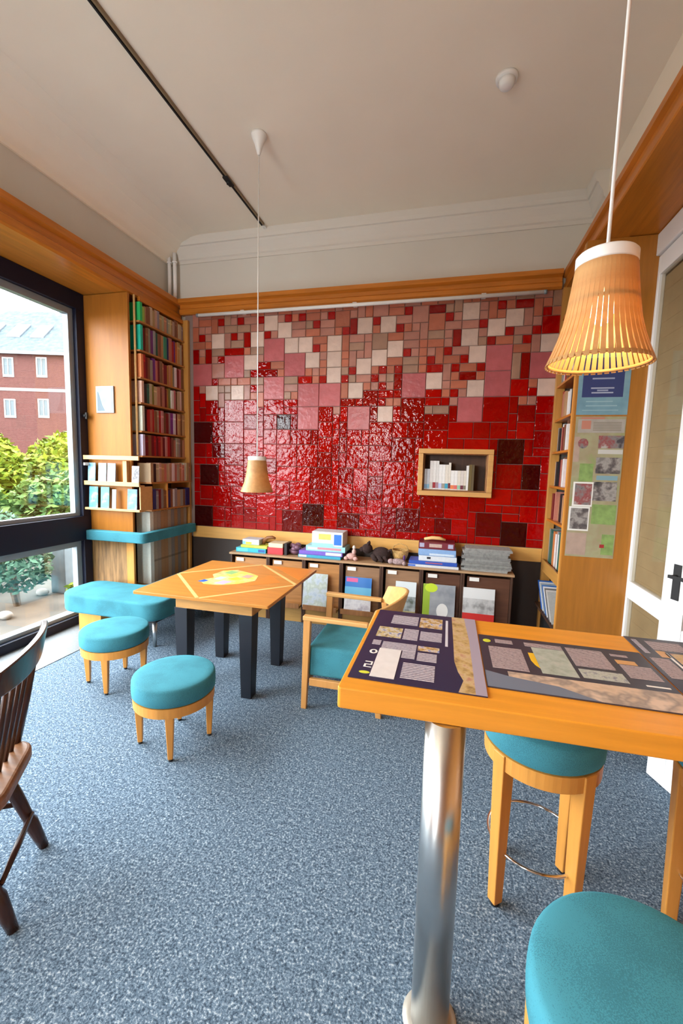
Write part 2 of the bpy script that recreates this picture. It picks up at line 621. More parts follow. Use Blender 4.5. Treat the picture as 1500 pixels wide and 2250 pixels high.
# row where the salmon field gives way to red, per column
BND = {**{c: 12 for c in range(1, 49)}}
for c in range(1, 49):
    BND[c] = (10 if c < 3 else 12 if c < 7 else 11 if c < 10 else 12 if c < 16 else 10 if c < 21 else 11 if c < 26 else
              11 if c < 31 else 12 if c < 34 else 11 if c < 36 else 12 if c < 44 else 10)
rt = random.Random(3)
for r in range(NR0, NR1 + 1):
    for c in range(NC0, NC1 + 1):
        if (c, r) in occ:
            continue
        if r < BND[c]:
            for wd, ht in rt.choice([[(2, 1), (1, 2), (1, 1)], [(1, 2), (1, 1)], [(1, 1)], [(2, 2), (2, 1), (1, 1)], [(2, 1), (1, 1)]]):
                if r + ht <= BND[c] + 1 and put('S', c, r, wd, ht):
                    break
            else:
                put('S', c, r, 1, 1)
        else:
            opts = rt.choice([[(3, 3), (2, 2)], [(3, 3), (2, 3)], [(2, 2)], [(2, 2), (1, 2)], [(3, 2), (2, 2)]])
            for wd, ht in opts + [(2, 1), (1, 2), (1, 1)]:
                if put('R', c, r, wd, ht):
                    break
TM = {'R': tile_mat('red_glaze', (0.26, 0.0008, 0.0005), 0.035, 0.3),
      'S': tile_mat('salmon_glaze', (0.38, 0.11, 0.06), 0.3, 0.15, 0.15),
      'S1': tile_mat('beige_glaze', (0.30, 0.165, 0.11), 0.3, 0.12, 0.15),
      'S2': tile_mat('peach_glaze', (0.36, 0.15, 0.11), 0.3, 0.12, 0.15),
      'W': tile_mat('cream_glaze', (0.55, 0.40, 0.33), 0.3, 0.08, 0.2),
      'P': tile_mat('pink_glaze', (0.40, 0.095, 0.10), 0.25, 0.1, 0.2),
      'D': tile_mat('dark_red_glaze', (0.04, 0.001, 0.001), 0.05, 0.2),
      'M': tile_mat('maroon_glaze', (0.11, 0.0008, 0.0008), 0.05, 0.15)}
tiles = [((rt.choice(['S', 'S', 'S1', 'S2', 'S2']) if t[0] == 'S' else t[0]),) + t[1:] for t in tiles]
tiles.sort(key=lambda t: -t[3] * t[4])
tcache = {}
rest = MB()
for i, (t, c, r, wd, ht) in enumerate(tiles):
    g = 0.0024
    hw, hh = wd * TU / 2 - g, ht * TV / 2 - g
    cx, cz = cellx(c) + wd * TU / 2, cellz(r) - ht * TV / 2
    tx, tz = rt.uniform(-0.012, 0.012), rt.uniform(-0.012, 0.012)
    dp = rt.uniform(0, 0.003)
    e = 0.004
    vs = [(-hw, 0, -hh), (hw, 0, -hh), (hw, 0, hh), (-hw, 0, hh),
          (-hw, -0.008, -hh), (hw, -0.008, -hh), (hw, -0.008, hh), (-hw, -0.008, hh),
          (-hw + e, -0.012, -hh + e), (hw - e, -0.012, -hh + e), (hw - e, -0.012, hh - e), (-hw + e, -0.012, hh - e)]
    fs = [(8, 9, 10, 11), (0, 1, 5, 4), (1, 2, 6, 5), (2, 3, 7, 6), (3, 0, 4, 7), (4, 5, 9, 8), (5, 6, 10, 9), (6, 7, 11, 10), (7, 4, 8, 11), (3, 2, 1, 0)]
    if i < 300:
        key = (t, wd, ht)
        if key not in tcache:
            tcache[key] = MB().mat(TM[t]).add(vs, fs).mesh('tile')
        o = link('tile', tcache[key], wall_back)
        o.location = (cx, 4.277 - dp, cz)
        o.rotation_euler = (tx, 0, tz)
    else:
        rest.mat(TM[t])
        rest.xf = Matrix.Translation((cx, 4.277 - dp, cz)) @ Matrix.Rotation(tx, 4, 'X') @ Matrix.Rotation(tz, 4, 'Z')
        rest.add(vs, fs)
o = rest.build('small_tiles', None, wall_back)
o['kind'] = 'stuff'

# niche in the tiles, with its row of books
ni = thing('wall_niche', 'oak framed display niche let into the red tiled wall', 'niche', (0.05, 4.25, 1.34))
OX0, OX1, OZ0, OZ1 = -0.298, 0.398, 1.342, 1.797
def npart(name, m, *b):
    return bx(b[0] - 0.05, b[1] - 0.05, b[2] - 4.25, b[3] - 4.25, b[4] - 1.34, b[5] - 1.34).build(name, m, ni, 0.003)
FRM = wood('niche_frame_wood', (0.56, 0.29, 0.09), 'x', 0.4, 0.15)
npart('frame_bar', FRM, OX0, OX1, 4.225, 4.262, OZ1 - 0.047, OZ1)
npart('frame_bar', FRM, OX0, OX1, 4.225, 4.262, OZ0, OZ0 + 0.047)
npart('frame_bar', FRM, OX0, OX0 + 0.047, 4.225, 4.262, OZ0 + 0.048, OZ1 - 0.048)
npart('frame_bar', FRM, OX1 - 0.047, OX1, 4.225, 4.262, OZ0 + 0.048, OZ1 - 0.048)
npart('back_panel', W_DARK, NX0 + 0.001, NX1 - 0.001, 4.45, 4.459, NZ0 + 0.001, NZ1 - 0.001)
npart('lining', W_MID, NX0 + 0.001, NX0 + 0.01, 4.263, 4.449, NZ0 + 0.001, NZ1 - 0.001)
npart('lining', W_MID, NX1 - 0.01, NX1 - 0.001, 4.263, 4.449, NZ0 + 0.001, NZ1 - 0.001)
npart('lining', W_MID, NX0 + 0.011, NX1 - 0.011, 4.263, 4.449, NZ0 + 0.001, NZ0 + 0.01)
npart('lining', W_MID, NX0 + 0.011, NX1 - 0.011, 4.263, 4.449, NZ1 - 0.01, NZ1 - 0.001)

_bm = {}
def bmat(c, rough=0.5):
    k = tuple(round(x, 3) for x in c)
    if k not in _bm:
        _bm[k] = plain('book_cloth_%d' % len(_bm), c, rough, vary=0.06, scale=60)
    return _bm[k]


def book_mesh(t, d, h, c, axis='x', band=None, bandz=(0.05, 0.25)):
    """a closed book standing upright: spine at local 0 facing +axis side, body going back.
    axis 'x': spine faces +x, thickness along y. axis '-y': spine faces -y, thickness along x. '-x': spine faces -x"""
    b = MB()
    bd = min(0.0025, t * 0.15)

    def q(x0, x1, y0, y1, z0, z1):       # x: depth from spine backwards (0..d), y: thickness
        if axis == 'x':
            b.box(-x1, -x0, y0, y1, z0, z1)
        elif axis == '-x':
            b.box(x0, x1, y0, y1, z0, z1)
        else:
            b.box(y0, y1, x0, x1, z0, z1)
    b.mat(bmat(c))
    q(0, bd, 0, t, 0, h)
    q(bd, d, 0, bd, 0, h)
    q(bd, d, t - bd, t, 0, h)
    b.mat(PAPER)
    q(bd, d - 0.004, bd, t - bd, 0.003, h - 0.004)
    if band is not None:
        b.mat(bmat(band))
        q(-0.0006, 0, 0.0005, t - 0.0005, h * bandz[0], h * bandz[1])
    return b


def cname(c):
    r, g, b = c
    mx, mn = max(c), min(c)
    if mx < 0.06:
        return 'black'
    if mx - mn < 0.12 * mx + 0.02:
        return 'white' if mx > 0.55 else 'grey' if mx > 0.15 else 'charcoal'
    if r == mx and g > 0.62 * r and b > 0.3 * r:
        return 'cream' if mx > 0.5 else 'beige' if mx > 0.25 else 'taupe'
    if r == mx and g < 0.35 * r and b < 0.35 * r:
        return 'red' if r > 0.3 else 'dark red'
    if r == mx and g < 0.45 * r:
        return 'pink' if r > 0.4 else 'maroon'
    if r == mx:
        return 'orange' if (r > 0.45 and b < 0.3 * r) else 'tan' if r > 0.3 else 'brown'
    if g == mx:
        return 'green' if g > 0.15 else 'dark green'
    if b == mx and r > g * 1.2:
        return 'lilac' if b > 0.35 else 'purple'
    return 'blue' if b > 0.25 else 'navy'


ORD = ['first', 'second', 'third', 'fourth', 'fifth', 'sixth', 'seventh', 'eighth', 'ninth', 'tenth', 'eleventh', 'twelfth',
       'thirteenth', 'fourteenth', 'fifteenth', 'sixteenth', 'seventeenth', 'eighteenth', 'nineteenth', 'twentieth',
       'twenty-first', 'twenty-second', 'twenty-third', 'twenty-fourth', 'twenty-fifth', 'twenty-sixth']
CREAM = (0.66, 0.6, 0.52)
WHT = (0.72, 0.7, 0.68)
x = NX0 + 0.014
spec = [(0.022, .20, (.62, .66, .72), (.25, .45, .75)), (0.026, .20, (.6, .66, .74), (.22, .5, .72)), (0.03, .28, WHT, (.6, .58, .54)),
        (0.028, .28, WHT, (.3, .01, .02)), (0.026, .28, (.64, .62, .6), (.35, .2, .25)), (0.03, .245, WHT, (.45, .5, .75)), (0.028, .245, WHT, (.3, .27, .22)),
        (0.03, .245, CREAM, (.03, .3, .45)), (0.022, .265, CREAM, (.12, .01, .02)), (0.032, .19, WHT, (.7, .18, .06)), (0.03, .19, WHT, (.65, .12, .1)),
        (0.028, .19, CREAM, (.25, .5, .35)), (0.028, .19, (.6, .54, .5), (.12, .01, .03)), (0.022, .19, CREAM, (.2, .17, .12)),
        (0.02, .24, WHT, None), (0.028, .25, (.12, .08, .02), None), (0.02, .25, (.1, .07, .03), None)]
for i, (t, h, c, b2) in enumerate(spec):
    o = book_mesh(t, 0.14, h, c, '-y', b2).build('book', loc=(x, 4.285, NZ0 + 0.011))
    tag(o, '%s book%s, %s from the left in the oak wall niche' % (cname(c), (' banded %s' % cname(b2)) if b2 else '', ORD[i]), 'book', 'books in the wall niche')
    x += t + 0.0012

# white fluorescent tube over the tiles
t = thing('tube_lamp', 'long slim white tube lamp above the tiled wall', 'lamp', (-0.98, 4.19, 3.165))
MB().cyl((-1.70, 0, 0), (1.70, 0, 0), 0.017, n=20).build('tube', WHITE, t)
for sx in (-1, 1):
    MB().cyl((sx * 1.70, 0, 0), (sx * 1.725, 0, 0), 0.019, n=20).build('end_cap', GREYF, t)
for px in (-1.2, 0, 1.2):
    bx(px - 0.02, px + 0.02, 0.012, 0.075, 0.0, 0.03).build('bracket', WHITE, t)
# heating pipes in the corner
for i, px in enumerate((-3.05, -2.985)):
    p = thing('heating_pipe', ['white vertical pipe in the ceiling corner, nearer the window', 'white vertical pipe in the ceiling corner, nearer the tiles'][i],
              'pipe', (px, 4.22, 3.364), 0, 'corner pipes')
    MB().cyl((0, 0, 0), (0, 0, 0.47), 0.019, n=16).build('pipe', WHITEP, p)
    MB().cyl((0, 0, 0.37), (0, 0, 0.385), 0.026, n=16).build('collar', WHITEP, p)

# ------------------------------------------------------------------ long window on the left
wf = MB().mat(BLACK)
Y0, Y1 = -1.2, 3.45
wf.box(-3.56, -3.43, Y0, Y1, 2.99, 3.143).box(-3.56, -3.43, Y0, Y1, 0.815, 1.055).box(-3.56, -3.43, Y0, Y1, 0.0, 0.085)
for y in (Y0, 0.3, 1.8, Y1 - 0.09):
    wf.box(-3.56, -3.432, y, y + 0.09, 0.085, 2.99)
win = struct(wf.build('window_1', None, None, 0.004))
for (a, b) in ((Y0 + 0.09, 0.3), (0.39, 1.8), (1.89, Y1 - 0.09)):
    for (z0, z1) in ((0.085, 0.815), (1.055, 2.99)):
        m = MB().mat(GREYF)
        k = 0.055
        m.box(-3.53, -3.47, a, b, z0, z0 + k * 0.6).box(-3.53, -3.47, a, b, z1 - k, z1)
        m.box(-3.53, -3.47, a, a + k, z0 + k * 0.6, z1 - k).box(-3.53, -3.47, b - k, b, z0 + k * 0.6, z1 - k)
        cas = m.build('casement', None, win, 0.003)
        bx(-3.503, -3.497, a + k, b - k, z0 + k * 0.6, z1 - k).build('pane', GLASS, cas)
h = MB().cyl((-3.43, 3.405, 2.02), (-3.40, 3.405, 2.02), 0.016).box(-3.405, -3.388, 3.395, 3.415, 1.99, 2.05).build('window_handle', BLACKM, win)
h = MB().cyl((-3.43, 3.405, 1.56), (-3.40, 3.405, 1.56), 0.014).box(-3.405, -3.39, 3.355, 3.413, 1.548, 1.572).build('window_catch', WHITE, win)
struct(bx(-3.78, -3.57, -2.9, 3.5, -0.02, 0.03).build('window_3', plain('white_stone_sill', (0.11, 0.11, 0.112), 0.6)), 'white outer stone sill')

# ------------------------------------------------------------------ wooden pier + left bookcase
pier = thing('bookcase_end_panel', 'tall honey wood end panel between window and bookcase', 'panel', (-3.2, 3.5, 0))
def pp(par, org, name, m, b, bev=0.002):
    return bx(b[0] - org[0], b[1] - org[0], b[2] - org[1], b[3] - org[1], b[4] - org[2], b[5] - org[2]).build(name, m, par, bev)
og = (-3.2, 3.5, 0)
pp(pier, og, 'upper_panel', wood('honey_wood_window_dimmed', (0.34, 0.125, 0.018), 'z', 0.4, 0.16, 0.2), (-3.56, -2.945, 3.452, 3.478, 0.84, 3.14))  # honey wood with its colour darkened to offset the strong window light
pp(pier, og, 'lower_panel', W_RUSTIC, (-3.56, -3.03, 3.462, 3.478, 0.0, 0.838))
pp(pier, og, 'corner_post', W_STOOL, (-3.028, -2.945, 3.452, 3.478, 0.0, 0.838))
# picture on the panel
pc = thing('small_picture', 'small pale blue framed picture with a dark sail shape on the wood panel', 'picture', (-3.215, 3.45, 2.05))
bx(-0.1, 0.1, -0.012, 0, 0, 0.25).build('frame', plain('silver_grey', (0.26, 0.3, 0.33), 0.5), pc, 0.002)
bx(-0.085, 0.085, -0.0135, -0.0121, 0.015, 0.235).build('print', plain('pale_blue_print', (0.2, 0.29, 0.35), 0.6, vary=0.08, scale=12), pc)
MB().add([(-0.08, -0.015, 0.02), (0.0, -0.015, 0.02), (-0.03, -0.015, 0.07), (-0.07, -0.015, 0.19), (-0.08, -0.015, 0.2),
          (-0.08, -0.0136, 0.02), (0.0, -0.0136, 0.02), (-0.03, -0.0136, 0.07), (-0.07, -0.0136, 0.19), (-0.08, -0.0136, 0.2)],
         [(0, 1, 2, 3, 4), (9, 8, 7, 6, 5), (0, 1, 6, 5), (1, 2, 7, 6), (2, 3, 8, 7), (3, 4, 9, 8), (4, 0, 5, 9)]).build('dark_shape', plain('print_slate', (0.06, 0.1, 0.13), 0.5), pc)

bc = thing('wall_bookcase', 'tall built-in honey wood bookcase full of books beside the tiles', 'bookcase', (-3.0, 3.9, 0))
og = (-3.0, 3.9, 0)
W_SH = wood('shelf_wood', (0.42, 0.18, 0.05), 'y', 0.4, 0.2)
pp(bc, og, 'back_panel', W_DARK, (-3.128, -3.085, 3.482, 4.27, 0.0, 3.14))
ZS = [2.915, 2.65, 2.397, 2.162, 1.893, 1.655, 1.397, 1.125, 0.36]
for i, z in enumerate(ZS):
    xf = -2.885 if z > 1.6 else -2.815
    pp(bc, og, 'shelf', W_SH, (-3.084, xf, 3.53 if z > 1.6 else 3.562, 4.232, z - 0.016, z))
pp(bc, og, 'end_post', wood('post_wood', (0.5, 0.24, 0.055), 'z', 0.35, 0.15), (-3.084, -2.845, 4.234, 4.27, 0.0, 3.14))
pp(bc, og, 'top_rail', W_TRIM_Y, (-2.93, -2.90, 3.562, 4.232, 3.10, 3.14))
MB().cyl((-2.927 + 3.0, 3.517 - 3.9, 1.66), (-2.927 + 3.0, 3.517 - 3.9, 3.139), 0.010, n=12).build('end_rod', W_PALE, bc)
pp(bc, og, 'divider', W_STOOL, (-2.99, -2.82, 3.80, 3.822, 1.126, 1.380))
pp(bc, og, 'base_board', W_DARK, (-3.084, -2.86, 3.562, 4.232, 0.0, 0.343))

RD, DR, BR, TN, BG, GY = (.34, .015, .015), (.16, .008, .012), (.2, .08, .04), (.42, .24, .12), (.42, .34, .25), (.26, .25, .24)
OR, PU, NV, DG, SM, BK, OC, OL, PK = (.52, .17, .05), (.16, .03, .22), (.015, .02, .13), (.02, .11, .09), (.45, .17, .12), (.012, .012, .014), (.45, .24, .05), (.2, .2, .03), (.5, .2, .22)
ROWS = [('top', 2.915, 3.09, (.02, .46, .13), [(.30, .55, .10), TN, BR, BG, TN, BG, GY, TN, BG, TN, GY, BG, TN, BG, BR, TN, BG, GY]),
        ('second', 2.65, 2.885, (.01, .48, .34), [DR, BR, GY, PU, GY, DG, BR, TN, (.04, .22, .17), NV, SM, RD, PU, OR, TN, BG, BR]),
        ('third', 2.397, 2.62, (.75, .27, .10), [RD, DR, BR, GY, PU, SM, DR, BR, SM, DR, OC, TN, OC, GY, WHT, DR, PK, BR]),
        ('fourth', 2.162, 2.37, (.72, .48, .38), [BK, DG, BG, OL, BG, SM, BR, SM, DR, OC, OL, WHT, PK, BR, BG, CREAM, BR]),
        ('fifth', 1.893, 2.135, (.68, .72, .62), [BK, RD, SM, RD, BR, BG, RD, PK, BR, DR, GY, PU, WHT, DR, TN, BR, TN]),
        ('sixth', 1.655, 1.865, (.60, .58, .78), [DR, BR, DR, RD, DR, RD, SM, DR, PK, RD, DR, BR, SM, BG, GY, BR, SM]),
        ('seventh', 1.397, 1.60, None, [TN, BK, BG, BG, TN, SM, BG, TN, CREAM, SM, BG, TN, SM, CREAM, TN, SM]),
        ('eighth', 1.125, 1.33, None, [DR, NV, GY, DR, GY, BR, None, NV, BR, WHT, GY, TN, GY, BR, NV, NV])]
rb = random.Random(11)
for name, z, ztop, endc, cols in ROWS:
    y = 3.545 if endc else 3.566
    n = 0
    xf = -2.892 if endc else -2.822
    if endc:
        o = book_mesh(0.032, 0.158, ztop - z - 0.005, endc, 'x').build('book', loc=(-2.888, y, z + 0.0005))
        tag(o, '%s book with its cover facing the window, end of %s bookcase shelf' % (cname(endc), name), 'book', 'books on the left bookcase')
        y += 0.036
    avail = 4.230 - y
    tw = [rb.uniform(0.75, 1.25) for _ in cols]
    k = (avail - 0.0012 * len(cols)) / sum(tw)
    for c, t0 in zip(cols, tw):
        t = t0 * k
        if c is None:
            y = 3.8235
            continue
        if not endc and name == 'eighth' and y < 3.8 and y + t > 3.799:
            t = 3.799 - y
            if t < 0.008:
                y = 3.8235
                continue
        if y + t > 4.232:
            t = 4.232 - y
            if t < 0.008:
                break
        hgt = (ztop - z) * rb.uniform(0.86, 1.0)
        if name == 'top' and n == 0:
            hgt = 0.14
        cc = tuple(max(0.004, v * rb.uniform(0.85, 1.15)) for v in c)
        o = book_mesh(t, 0.15, hgt, cc, 'x', mul(cc, 1.5) if rb.random() < .3 else None, (0.7, 0.78)).build('book', loc=(xf - rb.uniform(0, 0.012), y, z + 0.0005))
        tag(o, '%s book, %s from the window on the %s bookcase shelf' % (cname(c), ORD[n], name), 'book', 'books on the left bookcase')
        y += t + 0.0012
        n += 1
# tall bindings behind and below the padded rail
for row, z, zt in (('above', 0.97, 1.10), ('below', 0.362, 0.80)):
    pass
y = 3.60
for i in range(11):
    t = 0.05 if i == 0 else 0.054
    c = (.68, .72, .66) if i == 0 else mul(rb.choice([BG, TN, GY, (.36, .3, .24)]), 0.9)
    o = book_mesh(t, 0.16, 0.735, c, 'x', mul(c, 0.6) if i else None, (0.30, 0.33)).build('binder', loc=(-2.87, y, 0.362))
    tag(o, ('tall white binder' if i == 0 else 'tall %s binding, %s after the white binder,' % (cname(c), ORD[i - 1])) + ' crossed by the padded rail', 'binder', 'tall bindings on the bottom shelf')
    y += t + 0.002

# ------------------------------------------------------------------ leaflet rack on the panel
rk = thing('leaflet_rack', 'two-tier pale wood leaflet rack on the end panel beside the window', 'rack', (-3.11, 3.41, 1.12))
og = (-3.11, 3.41, 1.12)
RW = wood('rack_wood', (0.52, 0.30, 0.11), 'x', 0.4, 0.12)
for (z0, z1) in ((1.605, 1.645), (1.36, 1.40), (1.12, 1.142)):
    pp(rk, og, 'rail', RW, (-3.425, -2.80, 3.372, 3.388, z0, z1))
for z in (1.12, 1.36):
    pp(rk, og, 'ledge', RW, (-3.425, -2.80, 3.3885, 3.449, z, z + 0.012))
pp(rk, og, 'side', RW, (-2.812, -2.80, 3.3885, 3.555, 1.1325, 1.359))
pp(rk, og, 'upright', RW, (-3.01, -2.965, 3.41, 3.449, 1.373, 1.60))
leaf = [(0, -3.40, .085, .2, [(.02, .25, .5), (.3, .6, .75), (.6, .75, .8)], 'blue and white'), (0, -3.28, .09, .2, [(.05, .5, .6), (.6, .8, .85), (.2, .6, .7)], 'pale turquoise'),
        (0, -3.175, .09, .2, [(.1, .35, .6), (.4, .5, .75), (.3, .75, .8)], 'lilac blue'), (0, -2.90, .08, .18, [(.7, .68, .72), (.5, .45, .5), (.05, .05, .06), (.7, .68, .7)], 'white and black'),
        (1, -3.395, .10, .21, [(.01, .3, .7), (.1, .5, .8), (.7, .8, .85)], 'bright blue'), (1, -3.26, .095, .21, [(.05, .5, .6), (.1, .65, .65), (.5, .8, .8)], 'turquoise'),
        (1, -3.13, .045, .19, [(.7, .7, .75), (.6, .6, .62)], 'narrow white'), (1, -2.955, .105, .2, [(.03, .15, .6), (.15, .4, .7), (.5, .75, .85)], 'deep blue')]
for i, (tier, x, wd, ht, cols, nm) in enumerate(leaf):
    z = (1.373, 1.133)[tier]
    y0 = 3.393
    m = MB().mat(photo_mat('leaflet_print_%d' % i, [mul(q_, 0.6) for q_ in cols], 9))
    m.hexa([(0, 0, 0), (wd, 0, 0), (wd, 0.006, 0), (0, 0.006, 0)], [(0, 0.012, ht), (wd, 0.012, ht), (wd, 0.018, ht), (0, 0.018, ht)])
    o = m.build('leaflet', loc=(x, y0, z + 0.0005))
    tag(o, '%s leaflet on the %s tier of the rack' % (nm, ('upper', 'lower')[tier]), 'leaflet', 'leaflets in the rack')

# padded rail round the corner
poly = rpoly([(-3.425, 3.372), (-2.765, 3.372), (-2.765, 4.232), (-2.84, 4.232), (-2.84, 3.448), (-3.425, 3.448)], [0.01, 0.06, 0.01, 0.01, 0.02, 0.01], 6)
pr_ = MB().prism(poly, 0.82, 0.915).build('padded_rail', TEAL, None, 0.02, 4)
tag(pr_, 'teal upholstered back rail wrapped round the bookcase corner', 'cushion')

# bench
bn = thing('upholstered_bench', 'long teal bench with a rounded end under the bookcase', 'bench', (-2.7, 3.2, 0))
BP = [(-3.30, 2.885), (-2.265, 2.885), (-2.265, 4.20), (-2.74, 4.20), (-2.74, 3.36), (-3.30, 3.36)]
poly = [(x + 2.7, y - 3.2) for x, y in rpoly(BP, [0.22, 0.16, 0.1, 0.05, 0.03, 0.14], 8)]
MB().prism(poly, 0.275, 0.435, True).build('cushion', TEAL, bn, 0.055, 5)
poly = [(x + 2.7, y - 3.2) for x, y in rpoly([(-3.2, 2.99), (-2.35, 2.99), (-2.35, 4.15), (-2.68, 4.15), (-2.68, 3.3), (-3.2, 3.3)], 0.02, 2)]
MB().prism(poly, 0.235, 0.276).build('base_board', BLACKM, bn)
for lx, ly in ((-2.40, 3.04), (-2.40, 3.80)):
    MB().cyl((lx + 2.7, ly - 3.2, 0.0), (lx + 2.7, ly - 3.2, 0.236), 0.014, 0.022, n=16).build('leg', STEEL, bn)

bx(-3.19 + 2.7, -2.95 + 2.7, 3.03 - 3.2, 3.28 - 3.2, 0.0, 0.234).build('plinth', W_STOOL, bn)

# ------------------------------------------------------------------ stools
def stool(name, label, loc, rz, R, zt, legh, grp, dome=0.012, hd=None, rail=False, apron=0.055, cush=0.105, leg0=0.013, leg1=0.024):
    s = thing(name, label, 'stool', loc, rz, grp)
    za = zt - cush
    pf = [(0.0, za), (R - 0.012, za), (R, za + 0.012), (R + 0.002, za + cush * 0.5), (R, zt - 0.018), (R - 0.004, zt - 0.009), (R - 0.013, zt - 0.003), (R - 0.045, zt + 0.001), (R * 0.5, zt + dome * 0.7), (0.0, zt + dome)]
    MB().lathe(pf, 48).build('cushion', TEAL, s)
    pf2 = [(R - 0.03, za - apron), (R - 0.006, za - apron), (R - 0.004, za - 0.001), (R - 0.03, za - 0.001)]
    MB().lathe(pf2, 48, smooth=False, closed=True).build('apron', W_STOOL, s)
    hd = hd or R - 0.025
    for k in range(4):
        a = PI / 4 + k * PI / 2
        c, sn = math.cos(a), math.sin(a)
        bt = (c * (hd - 0.004), sn * (hd - 0.004), 0.012)
        tp = (c * hd, sn * hd, za - 0.002)
        lg = MB().taper(bt, tp, leg0, leg0, leg1, leg1, a).build('leg', W_STOOL, s, 0.004)
        MB().cyl((bt[0], bt[1], 0.0), (bt[0], bt[1], 0.012), leg0 * 0.9, n=12).build('foot', BLACKM, lg)
    if rail:
        zr = legh * 0.36
        pts = []
        rr_ = hd - 0.012
        for k in range(49):
            a = 2 * PI * k / 48
            pts.append((rr_ * math.cos(a), rr_ * math.sin(a), zr))
        MB().tube(pts, 0.006, 8).build('foot_ring', CHROME, s)
    return s


stool('low_stool', 'nearest low round teal stool standing alone on the carpet', (-1.462, 2.01, 0), math.radians(-17), 0.224, 0.415, 0.28, 'low teal stools', hd=0.192)
stool('low_stool', 'low round teal stool between the bench and the nearest stool', (-2.275, 2.46, 0), math.radians(-22), 0.224, 0.415, 0.28, 'low teal stools', hd=0.192)
BS = dict(legh=0.6, grp='bar stools at the bar table', hd=0.178, rail=True, apron=0.06, cush=0.10, leg0=0.019, leg1=0.027)
stool('bar_stool', 'teal bar stool tucked under the far side of the bar table', (0.385, 1.625, 0), math.radians(-8), 0.205, 0.71, **BS)
stool('bar_stool', 'near teal bar stool in front of the bar table, cut by the frame', (0.395, 0.74, 0), math.radians(20), 0.207, 0.71, **BS)
stool('bar_stool', 'bar stool at the right edge, only its wooden leg showing', (1.02, 1.60, 0), math.radians(40), 0.205, 0.71, **BS)

# ------------------------------------------------------------------ game table
gt = thing('game_table', 'square honey wood game table with printed map and black legs', 'table', (-1.57, 2.92, 0))
def wl(x, y): return (x + 1.57, y - 2.92)
TX0, TX1, TY0, TY1 = -2.075, -1.065, 2.41, 3.43
ZT = 0.71
W_TAB = wood('table_top_wood', (0.52, 0.22, 0.045), 'x', 0.35, 0.14, 0.25)
MB().prism([wl(*p) for p in rpoly([(TX0, TY0), (TX1, TY0), (TX1, TY1), (TX0, TY1)], 0.012, 3)], ZT - 0.022, ZT).build('table_top', W_TAB, gt, 0.003)
def flat(name, pts, m, par, z0, z1, loc=wl):
    return MB().prism([loc(*p) for p in pts], z0, z1).build(name, m, par)
cx0, cy0 = (TX0 + TX1) / 2, (TY0 + TY1) / 2
mids = [(TX0, cy0), (cx0, TY0), (TX1, cy0), (cx0, TY1)]
INL = wood('inlay_wood', (0.78, 0.52, 0.20), 'x', 0.35, 0.1)
for i in range(4):
    a, b = Vector(mids[i]), Vector(mids[(i + 1) % 4])
    d = (b - a).normalized()
    n_ = Vector((-d.y, d.x)) * 0.012
    a2, b2 = a + d * 0.012, b - d * 0.012
    flat('inlay_strip', [tuple(a2 - n_), tuple(b2 - n_), tuple(b2 + n_), tuple(a2 + n_)], INL, gt, ZT, ZT + 0.0006)
flat('orange_field', [(-1.42, 2.76), (-1.20, 2.94), (-1.36, 3.12)], plain('print_orange', (0.65, 0.22, 0.03), 0.4), gt, ZT, ZT + 0.0007)
flat('orange_field', [(-1.06 - .03, 3.05), (-1.09, 3.40), (-1.45, 3.40)], plain('print_orange', (0.65, 0.22, 0.03), 0.4), gt, ZT, ZT + 0.0007)
mp = [(-1.80, 2.80), (-1.72, 2.72), (-1.60, 2.73), (-1.48, 2.80), (-1.40, 2.92), (-1.44, 3.06), (-1.54, 3.12), (-1.68, 3.18), (-1.78, 3.12), (-1.80, 2.98), (-1.74, 2.90)]
pm = flat('printed_map', mp, photo_mat('printed_map_colours', [(.75, .5, .1), (.8, .62, .12), (.75, .65, .3), (.7, .42, .15)], 9), gt, ZT, ZT + 0.0009)
for pts, c in (([(-1.80, 2.77), (-1.75, 2.76), (-1.73, 2.81), (-1.78, 2.83)], (.03, .13, .6)), ([(-1.66, 2.76), (-1.58, 2.75), (-1.55, 2.84), (-1.63, 2.85)], (.6, .45, .62)),
               ([(-1.74, 3.05), (-1.66, 3.03), (-1.64, 3.12), (-1.72, 3.14)], (.25, .5, .2)), ([(-1.55, 2.98), (-1.48, 2.97), (-1.47, 3.05), (-1.54, 3.06)], (.7, .35, .3)),
               ([(-1.72, 2.86), (-1.66, 2.86), (-1.65, 2.94), (-1.71, 2.95)], (.45, .6, .55)), ([(-1.62, 2.9), (-1.56, 2.88), (-1.52, 2.93), (-1.58, 2.97)], (.8, .7, .05))):
    flat('map_region', pts, plain('print_%d_%d_%d' % tuple(int(v * 100) for v in c), c, 0.4), gt, ZT + 0.0009, ZT + 0.0015)
ap = MB().mat(wood('table_apron_wood', (0.52, 0.27, 0.08), 'x', 0.4, 0.2))
for b in ((-1.80, -1.22, 2.50, 2.53), (-1.80, -1.22, 3.08, 3.11), (-1.80, -1.77, 2.53, 3.08), (-1.25, -1.22, 2.53, 3.08)):
    ap.box(b[0] + 1.57, b[1] + 1.57, b[2] - 2.92, b[3] - 2.92, ZT - 0.115, ZT - 0.0225)
ap.build('apron', None, gt, 0.002)
for lx in (-1.765, -1.272):
    for ly in (2.555, 3.06):
        MB().taper((lx + 1.57, ly - 2.92, 0), (lx + 1.57, ly - 2.92, ZT - 0.116), 0.038, 0.04, 0.05, 0.05).build('leg', plain('black_painted_wood', (0.006, 0.009, 0.017), 0.45), gt, 0.003)

